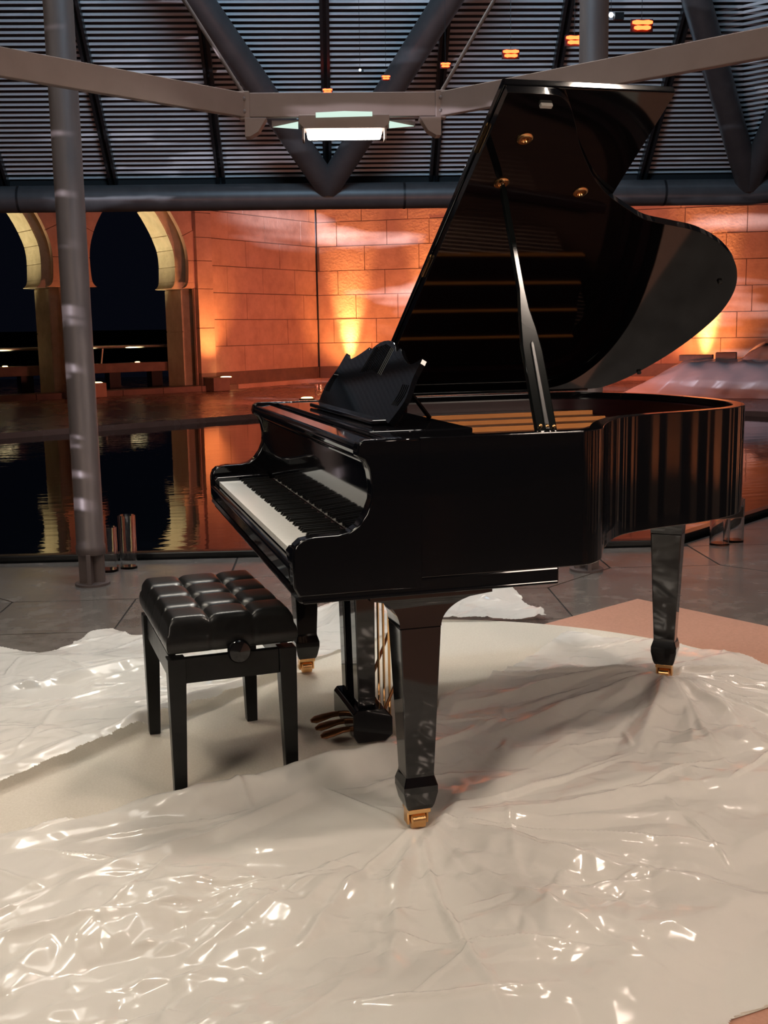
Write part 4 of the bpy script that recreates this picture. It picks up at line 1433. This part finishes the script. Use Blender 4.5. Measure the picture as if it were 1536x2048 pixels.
# skirt down the sides, bulging
ringi = [(i, 0) for i in range(n1)] + [(n1 - 1, j) for j in range(1, n2)] + [(i, n2 - 1) for i in range(n1 - 2, -1, -1)] + [(0, j) for j in range(n2 - 2, 0, -1)]
prev = [i * n2 + j for i, j in ringi]
for dz, sc_ in ((-0.008, 1.03), (-0.018, 1.042), (-0.030, 1.04), (-0.040, 1.02), (-0.044, 0.97)):
    cur = []
    for (i, j) in ringi:
        p = Vector(V[i * n2 + j])
        cre = 1 - 0.012 * max(crx[i, j] if j in (0, n2 - 1) and 0.2 < i / n1 < 0.8 else 0, cry[i, j] if i in (0, n1 - 1) and 0.1 < j / n2 < 0.9 else 0)
        V.append((p.x * sc_ * cre, p.y * (1 + (sc_ - 1) * 0.7) * cre, 0.460 + dz * 1.25))
        cur.append(len(V) - 1)
    m_ = len(ringi)
    for k in range(m_):
        F.append((prev[k], cur[k], cur[(k + 1) % m_], prev[(k + 1) % m_]))
    prev = cur
me = bpy.data.meshes.new('seat_cushion')
me.from_pydata(V, [], F + [tuple(prev)])
bmx = bmesh.new()
bmx.from_mesh(me)
bmesh.ops.recalc_face_normals(bmx, faces=bmx.faces)
bmx.to_mesh(me)
bmx.free()
smooth_by_angle(me, rad(60))
seat = link('seat_cushion', me, M['leather'], bn)
for ix in (1, 2):
    for iy in (1, 2, 3):
        c = bp((-1 + 2 * ix / 3) * hxs, (-1 + 2 * iy / 4) * hys, 0.4485)
        build('button', MB().lathe([(0.009, 0.0), (0.0085, 0.003), (0.005, 0.005), (0.0005, 0.0055)], c, seg=14), M['leather'], seat, smooth=60)
build('seat_board', MB().obox(bp(0, 0, 0.386), BX, BY, Vector((0, 0, 1)), hxs * 0.9, hys * 0.93, 0.006), M['bench_black'], bn)
# lift mechanism
for y in (-0.15, 0.15):
    build('lift_arm', MB().obox(bp(0, y, 0.366), BX, BY, Vector((0, 0, 1)), 0.12, 0.010, 0.016), M['dark_metal'], bn)
lx, ly = 0.148, 0.248
for sx_ in (-1, 1):
    for sy_ in (-1, 1):
        cx, cy = sx_ * lx, sy_ * ly
        tx, ty = sx_ * (lx + 0.004), sy_ * (ly + 0.002)
        secs = [[bp(tx + a * 0.0165, ty + b * 0.0165, 0.0145) for a, b in ((-1, -1), (1, -1), (1, 1), (-1, 1))],
                [bp(cx + a * 0.0235, cy + b * 0.0235, 0.34) for a, b in ((-1, -1), (1, -1), (1, 1), (-1, 1))],
                [bp(cx + a * 0.0235, cy + b * 0.0235, 0.364) for a, b in ((-1, -1), (1, -1), (1, 1), (-1, 1))]]
        build('leg', MB().loft(secs), M['bench_black'], bn, bevel=0.002)
for sy_ in (-1, 1):
    build('apron', MB().obox(bp(0, sy_ * (ly + 0.004), 0.328), BX, BY, Vector((0, 0, 1)), lx - 0.022, 0.010, 0.034), M['bench_black'], bn, bevel=0.002)
    kc = bp(0.012, sy_ * (ly + 0.016), 0.375)
    kn = build('knob', MB().lathe([(0.012, 0.0), (0.014, 0.012), (0.028, 0.016), (0.031, 0.022), (0.031, 0.032), (0.027, 0.038), (0.0005, 0.040)], kc, -BY if sy_ < 0 else BY, seg=32), M['lacquer'], bn, smooth=35)
for sx_ in (-1, 1):
    build('apron', MB().obox(bp(sx_ * (lx + 0.004), 0, 0.328), BX, BY, Vector((0, 0, 1)), 0.010, ly - 0.022, 0.034), M['bench_black'], bn, bevel=0.002)

# =================================================================== FLOOR COVERINGS
DC = Vector((0.5, 0.62, 0))
DR = 1.43
# salmon board under the carpet
bd1 = Vector((-0.91, -0.415, 0)).normalized()
bd2 = Vector((0.415, -0.91, 0)).normalized()
bc0 = Vector((1.966, 2.022, 0))
brd = build('floor_board', MB().obox(bc0 + bd1 * 1.4 + bd2 * 1.75 + Vector((0, 0, 0.003)), bd1, bd2, Vector((0, 0, 1)), 1.4, 1.75, 0.0025), M['pink_mat'])
tag(brd, 'salmon pink square floor board under the round carpet', 'board')


def carpet_ring(k, z):
    out = []
    for q in range(160):
        t = 2 * math.pi * q / 160
        dd = (math.degrees(t) - 206 + 180) % 360 - 180
        R_ = DR + k + 0.30 * math.exp(-(dd / 36) ** 2)
        out.append((DC.x + R_ * math.cos(t), DC.y + R_ * math.sin(t), z))
    return out


cp = build('round_carpet', MB().loft([carpet_ring(-0.002, 0.0056), carpet_ring(0, 0.008), carpet_ring(-0.003, 0.0105), carpet_ring(-0.01, 0.0107)]), M['carpet'])
tag(cp, 'round cream carpet under the piano and bench', 'carpet')


def seg_dist(X, Y, a, b):
    ax, ay = a
    bx, by = b
    dx, dy = bx - ax, by - ay
    L2 = dx * dx + dy * dy
    t = ((X - ax) * dx + (Y - ay) * dy) / L2
    tc = np.clip(t, 0, 1)
    return np.hypot(X - ax - tc * dx, Y - ay - tc * dy), t


def inside(X, Y, poly):
    c = np.zeros(X.shape, bool)
    n = len(poly)
    j = n - 1
    for i in range(n):
        xi, yi = poly[i]
        xj, yj = poly[j]
        cond = ((yi > Y) != (yj > Y)) & (X < (xj - xi) * (Y - yi) / (yj - yi + 1e-12) + xi)
        c ^= cond
        j = i
    return c


CASTERS = [(0.306, 0.082), (0.306, W - 0.082), (1.475, 0.93)]
BLEGS = [tuple(bp(sx_ * lx, sy_ * ly, 0).xy) for sx_ in (-1, 1) for sy_ in (-1, 1)]


def tin(X, Y, sp, amp, seed, rot):
    """piecewise flat crumple: random heights on scattered points, triangulated, read off at X, Y"""
    from mathutils.geometry import delaunay_2d_cdt
    rg = np.random.default_rng(seed)
    c, s_ = math.cos(rot), math.sin(rot)
    U = (X * c + Y * s_) / 1.7
    V = -X * s_ + Y * c
    u0, u1, v0, v1 = U.min() - sp * 2, U.max() + sp * 2, V.min() - sp * 2, V.max() + sp * 2
    nu, nv = int((u1 - u0) / sp) + 1, int((v1 - v0) / sp) + 1
    gu, gv = np.meshgrid(np.arange(nu) * sp + u0, np.arange(nv) * sp + v0, indexing='ij')
    gu = gu + rg.uniform(-0.45, 0.45, gu.shape) * sp
    gv = gv + rg.uniform(-0.45, 0.45, gv.shape) * sp
    pts = [Vector((a, b)) for a, b in zip(gu.ravel(), gv.ravel())]
    r_ = delaunay_2d_cdt(pts, [], [], 0, 1e-6)
    pv = np.array([(p.x, p.y) for p in r_[0]])
    hz = rg.uniform(-1, 1, len(pv)) * amp
    tri = np.array([t for t in r_[2] if len(t) == 3])
    # look up: bucket the samples and test the triangles of each bucket
    out = np.zeros(U.size)
    Uf, Vf = U.ravel(), V.ravel()
    bs = sp
    nbv = int((v1 - v0) / bs) + 2
    key = ((Uf - u0) / bs).astype(int) * nbv + ((Vf - v0) / bs).astype(int)
    order = np.argsort(key, kind='stable')
    sk = key[order]
    a, b, d = pv[tri[:, 0]], pv[tri[:, 1]], pv[tri[:, 2]]
    den = (b[:, 1] - d[:, 1]) * (a[:, 0] - d[:, 0]) + (d[:, 0] - b[:, 0]) * (a[:, 1] - d[:, 1])
    for k in range(len(tri)):
        if abs(den[k]) < 1e-12:
            continue
        x0_, x1_ = min(a[k, 0], b[k, 0], d[k, 0]), max(a[k, 0], b[k, 0], d[k, 0])
        y0_, y1_ = min(a[k, 1], b[k, 1], d[k, 1]), max(a[k, 1], b[k, 1], d[k, 1])
        i0, i1 = int((x0_ - u0) / bs), int((x1_ - u0) / bs)
        j0, j1 = max(int((y0_ - v0) / bs), 0), int((y1_ - v0) / bs)
        for i_ in range(max(i0, 0), i1 + 1):
            lo = np.searchsorted(sk, i_ * nbv + j0, 'left')
            hi = np.searchsorted(sk, i_ * nbv + j1, 'right')
            if hi <= lo:
                continue
            ids = order[lo:hi]
            x, y = Uf[ids], Vf[ids]
            w0 = ((b[k, 1] - d[k, 1]) * (x - d[k, 0]) + (d[k, 0] - b[k, 0]) * (y - d[k, 1])) / den[k]
            w1 = ((d[k, 1] - a[k, 1]) * (x - d[k, 0]) + (a[k, 0] - d[k, 0]) * (y - d[k, 1])) / den[k]
            w2 = 1 - w0 - w1
            m_ = (w0 >= -1e-9) & (w1 >= -1e-9) & (w2 >= -1e-9)
            out[ids[m_]] = (w0 * hz[tri[k, 0]] + w1 * hz[tri[k, 1]] + w2 * hz[tri[k, 2]])[m_]
    return out.reshape(X.shape)


def film_sheet(name, poly, x0, x1, y0, y1, step, seed, label, radial, folds, crumple=1.0, base=0.013, lift=None):
    rg = np.random.default_rng(seed)
    nx_, ny_ = int((x1 - x0) / step), int((y1 - y0) / step)
    X, Y = np.meshgrid(np.linspace(x0, x1, nx_), np.linspace(y0, y1, ny_), indexing='ij')
    # gentle warp so folds are not ruler straight
    wx = X + 0.03 * noise2(X * 2.3, Y * 2.3, seed + 1) + 0.003 * noise2(X * 9, Y * 9, seed + 2)
    wy = Y + 0.03 * noise2(X * 2.3 + 7, Y * 2.3 + 3, seed + 3) + 0.003 * noise2(X * 9 + 4, Y * 9, seed + 4)
    Z = np.zeros_like(X)

    def fold(a, b, amp, wd, sharp=1.0):
        nonlocal Z
        d, t = seg_dist(wx, wy, a, b)
        prof = np.clip(1 - d / wd, 0, 1)
        prof = prof ** sharp
        along = np.clip(t * 5, 0, 1) * np.clip((1 - t) * 2.2, 0, 1)
        Z = np.maximum(Z, amp * prof * (0.35 + 0.65 * along)) if sharp > 1.2 else Z + amp * prof * along

    for (c, a0, a1, n, L0_, L1_) in radial:
        for k in range(n):
            an = rad(a0 + (a1 - a0) * (k + rg.uniform(0.1, 0.9)) / n)
            L = rg.uniform(L0_, L1_)
            p0 = (c[0] + 0.03 * math.cos(an), c[1] + 0.03 * math.sin(an))
            p1 = (c[0] + L * math.cos(an), c[1] + L * math.sin(an))
            fold(p0, p1, rg.uniform(0.006, 0.018), rg.uniform(0.014, 0.05), rg.choice([1.0, 1.6]))
    for (a, b, amp, wd, sh) in folds:
        fold(a, b, amp, wd, sh)
    # random long creases
    for k in range(int(150 * crumple)):
        px, py = rg.uniform(x0, x1), rg.uniform(y0, y1)
        an = rg.normal(0.35, 0.75)
        L = rg.uniform(0.12, 0.6)
        fold((px, py), (px + L * math.cos(an), py + L * math.sin(an)), rg.uniform(0.003, 0.012), rg.uniform(0.008, 0.03), rg.choice([1.0, 1.5, 2.0]))
    # crumple: facets between sharp creases, strongest in patches
    mask = np.clip(0.42 + 1.7 * noise2(X * 1.7 + 3, Y * 1.7 + 8, seed + 5) + 0.55 * np.clip(-0.2 - Y, -0.4, 0.8) + 0.5 * np.clip(X - 0.7, 0, 0.8), 0.40, 1.15)
    cr = tin(wx, wy, 0.30, 0.024, seed + 19, 0.25) + tin(wx, wy, 0.13, 0.0155, seed + 20, 0.5) * (0.45 + 0.55 * mask)
    cr += tin(wx, wy, 0.06, 0.0105, seed + 21, -0.4) * mask
    cr += tin(wx, wy, 0.028, 0.0050, seed + 22, 0.9) * mask ** 1.3
    Z = Z + crumple * (cr + 0.012)
    # broad billows
    Z += 0.006 * np.clip(noise2(X * 1.9, Y * 1.9, seed + 9) + 0.2, 0, 1)
    if lift is not None:
        Z += lift(X, Y)
    # pinned flat under casters and bench legs
    for (cx, cy) in CASTERS:
        d = np.hypot(X - cx, Y - cy)
        Z *= 1 - np.exp(-(d / 0.045) ** 4)
    for (cx, cy) in BLEGS:
        d = np.hypot(X - cx, Y - cy)
        Z *= 1 - np.exp(-(d / 0.04) ** 4)
    Z = base + np.clip(Z, 0, None)
    m_ = inside(wx + 0.01 * noise2(X * 14, Y * 14, seed + 12), wy + 0.01 * noise2(X * 14 + 5, Y * 14, seed + 13), poly)
    V = np.stack([X, Y, Z], -1).reshape(-1, 3)
    I = np.arange(nx_ * ny_).reshape(nx_, ny_)
    q = m_[:-1, :-1] & m_[1:, :-1] & m_[1:, 1:] & m_[:-1, 1:]
    Fq = np.stack([I[:-1, :-1][q], I[1:, :-1][q], I[1:, 1:][q], I[:-1, 1:][q]], -1)
    used = np.unique(Fq)
    remap = -np.ones(len(V), int)
    remap[used] = np.arange(len(used))
    V = V[used]
    org = np.array([(x0 + x1) / 2, (y0 + y1) / 2, 0])
    me = np_mesh(name, V - org, remap[Fq])
    me.polygons.foreach_set('use_smooth', [True] * len(me.polygons))
    o = link(name, me, M['film'])
    o.location = org
    tag(o, label, 'plastic sheet', 'plastic sheets on the floor')
    return o


front_poly = [(-1.15, -1.3), (0.30, -1.0), (0.62, -0.83), (0.85, -0.79), (1.15, -0.68), (1.50, -0.44), (1.75, -0.05), (1.90, 0.35), (1.95, 0.75), (1.86, 1.02), (1.66, 1.32), (1.50, 1.48), (1.41, 1.55), (1.10, 1.28), (0.80, 1.00), (0.643, 0.93),
              (0.60, 0.84), (0.46, 0.70), (0.36, 0.60), (0.27, 0.545), (0.18, 0.52), (0.10, 0.445), (0.02, 0.425), (-0.10, 0.425), (-0.24, 0.425), (-0.34, 0.44), (-0.51, 0.36), (-0.70, 0.31), (-1.15, 0.28)]
film_sheet('plastic_sheet', front_poly, -1.2, 2.0, -1.35, 1.6, 0.0052, 41, 'crumpled clear plastic sheet in the foreground pinned under the front and tail casters',
           [(CASTERS[0], -150, 40, 13, 0.25, 0.9), (CASTERS[2], -200, 20, 17, 0.25, 0.9)],
           [((0.36, 0.02), (0.95, -0.55), 0.028, 0.06, 1.0), ((0.40, 0.06), (1.25, 0.05), 0.022, 0.05, 1.0), ((1.43, 0.88), (0.66, 0.55), 0.03, 0.06, 1.0), ((1.42, 0.93), (0.62, 0.86), 0.03, 0.07, 1.0), ((1.45, 0.86), (1.02, 0.28), 0.03, 0.07, 1.0), ((1.52, 0.86), (1.40, 0.25), 0.02, 0.05, 1.0),
            ((-0.6, -0.05), (0.3, 0.45), 0.018, 0.05, 1.0), ((0.0, -0.42), (0.62, 0.38), 0.012, 0.03, 1.0), ((-0.75, -0.2), (0.15, -0.08), 0.014, 0.03, 1.6)], 1.0, 0.013,
           lambda X, Y: (0.036 + 0.022 * np.exp(-((X - 0.14) / 0.16) ** 2)) * np.exp(-((Y - 0.405 - 0.25 * np.clip(X - 0.08, 0, 1)) / 0.055) ** 2) * np.clip((X + 0.45) * 4, 0, 1) * np.clip((0.62 - X) * 4, 0, 1))
back_poly = [(-1.6, 0.58), (-0.70, 0.625), (-0.504, 0.777), (-0.30, 0.96), (-0.075, 1.124), (0.12, 1.30), (0.25, 1.42), (0.40, 1.55), (0.56, 1.66), (0.74, 1.80), (1.0, 1.90), (1.41, 1.80), (1.44, 1.90), (1.42, 2.25), (1.38, 2.46), (1.10, 2.40), (0.85, 2.26), (0.68, 2.26), (0.4, 2.14), (0.05, 2.10), (-0.28, 2.10), (-0.34, 2.24), (-0.42, 2.20), (-0.52, 2.06), (-0.62, 1.96), (-0.85, 2.06), (-1.6, 2.1)]
film_sheet('plastic_sheet', back_poly, -1.6, 1.5, 0.55, 2.5, 0.0056, 77, 'crumpled clear plastic sheet behind and left of the bench reaching the stone floor',
           [(CASTERS[1], 100, 300, 9, 0.2, 0.6)],
           [((-0.72, 0.66), (0.28, 1.46), 0.02, 0.05, 1.0), ((-0.45, 0.86), (0.45, 1.60), 0.016, 0.04, 1.0), ((-0.3, 2.0), (0.7, 1.9), 0.02, 0.06, 1.0), ((-0.9, 1.5), (0.2, 1.75), 0.016, 0.05, 1.0)], 1.0, 0.014,
           lambda X, Y: 0.10 * np.exp(-(((X - 0.64) / 0.10) ** 2 + ((Y - 2.02) / 0.16) ** 2)) + 0.05 * np.exp(-(((X - 1.38) / 0.12) ** 2 + ((Y - 2.3) / 0.2) ** 2)))
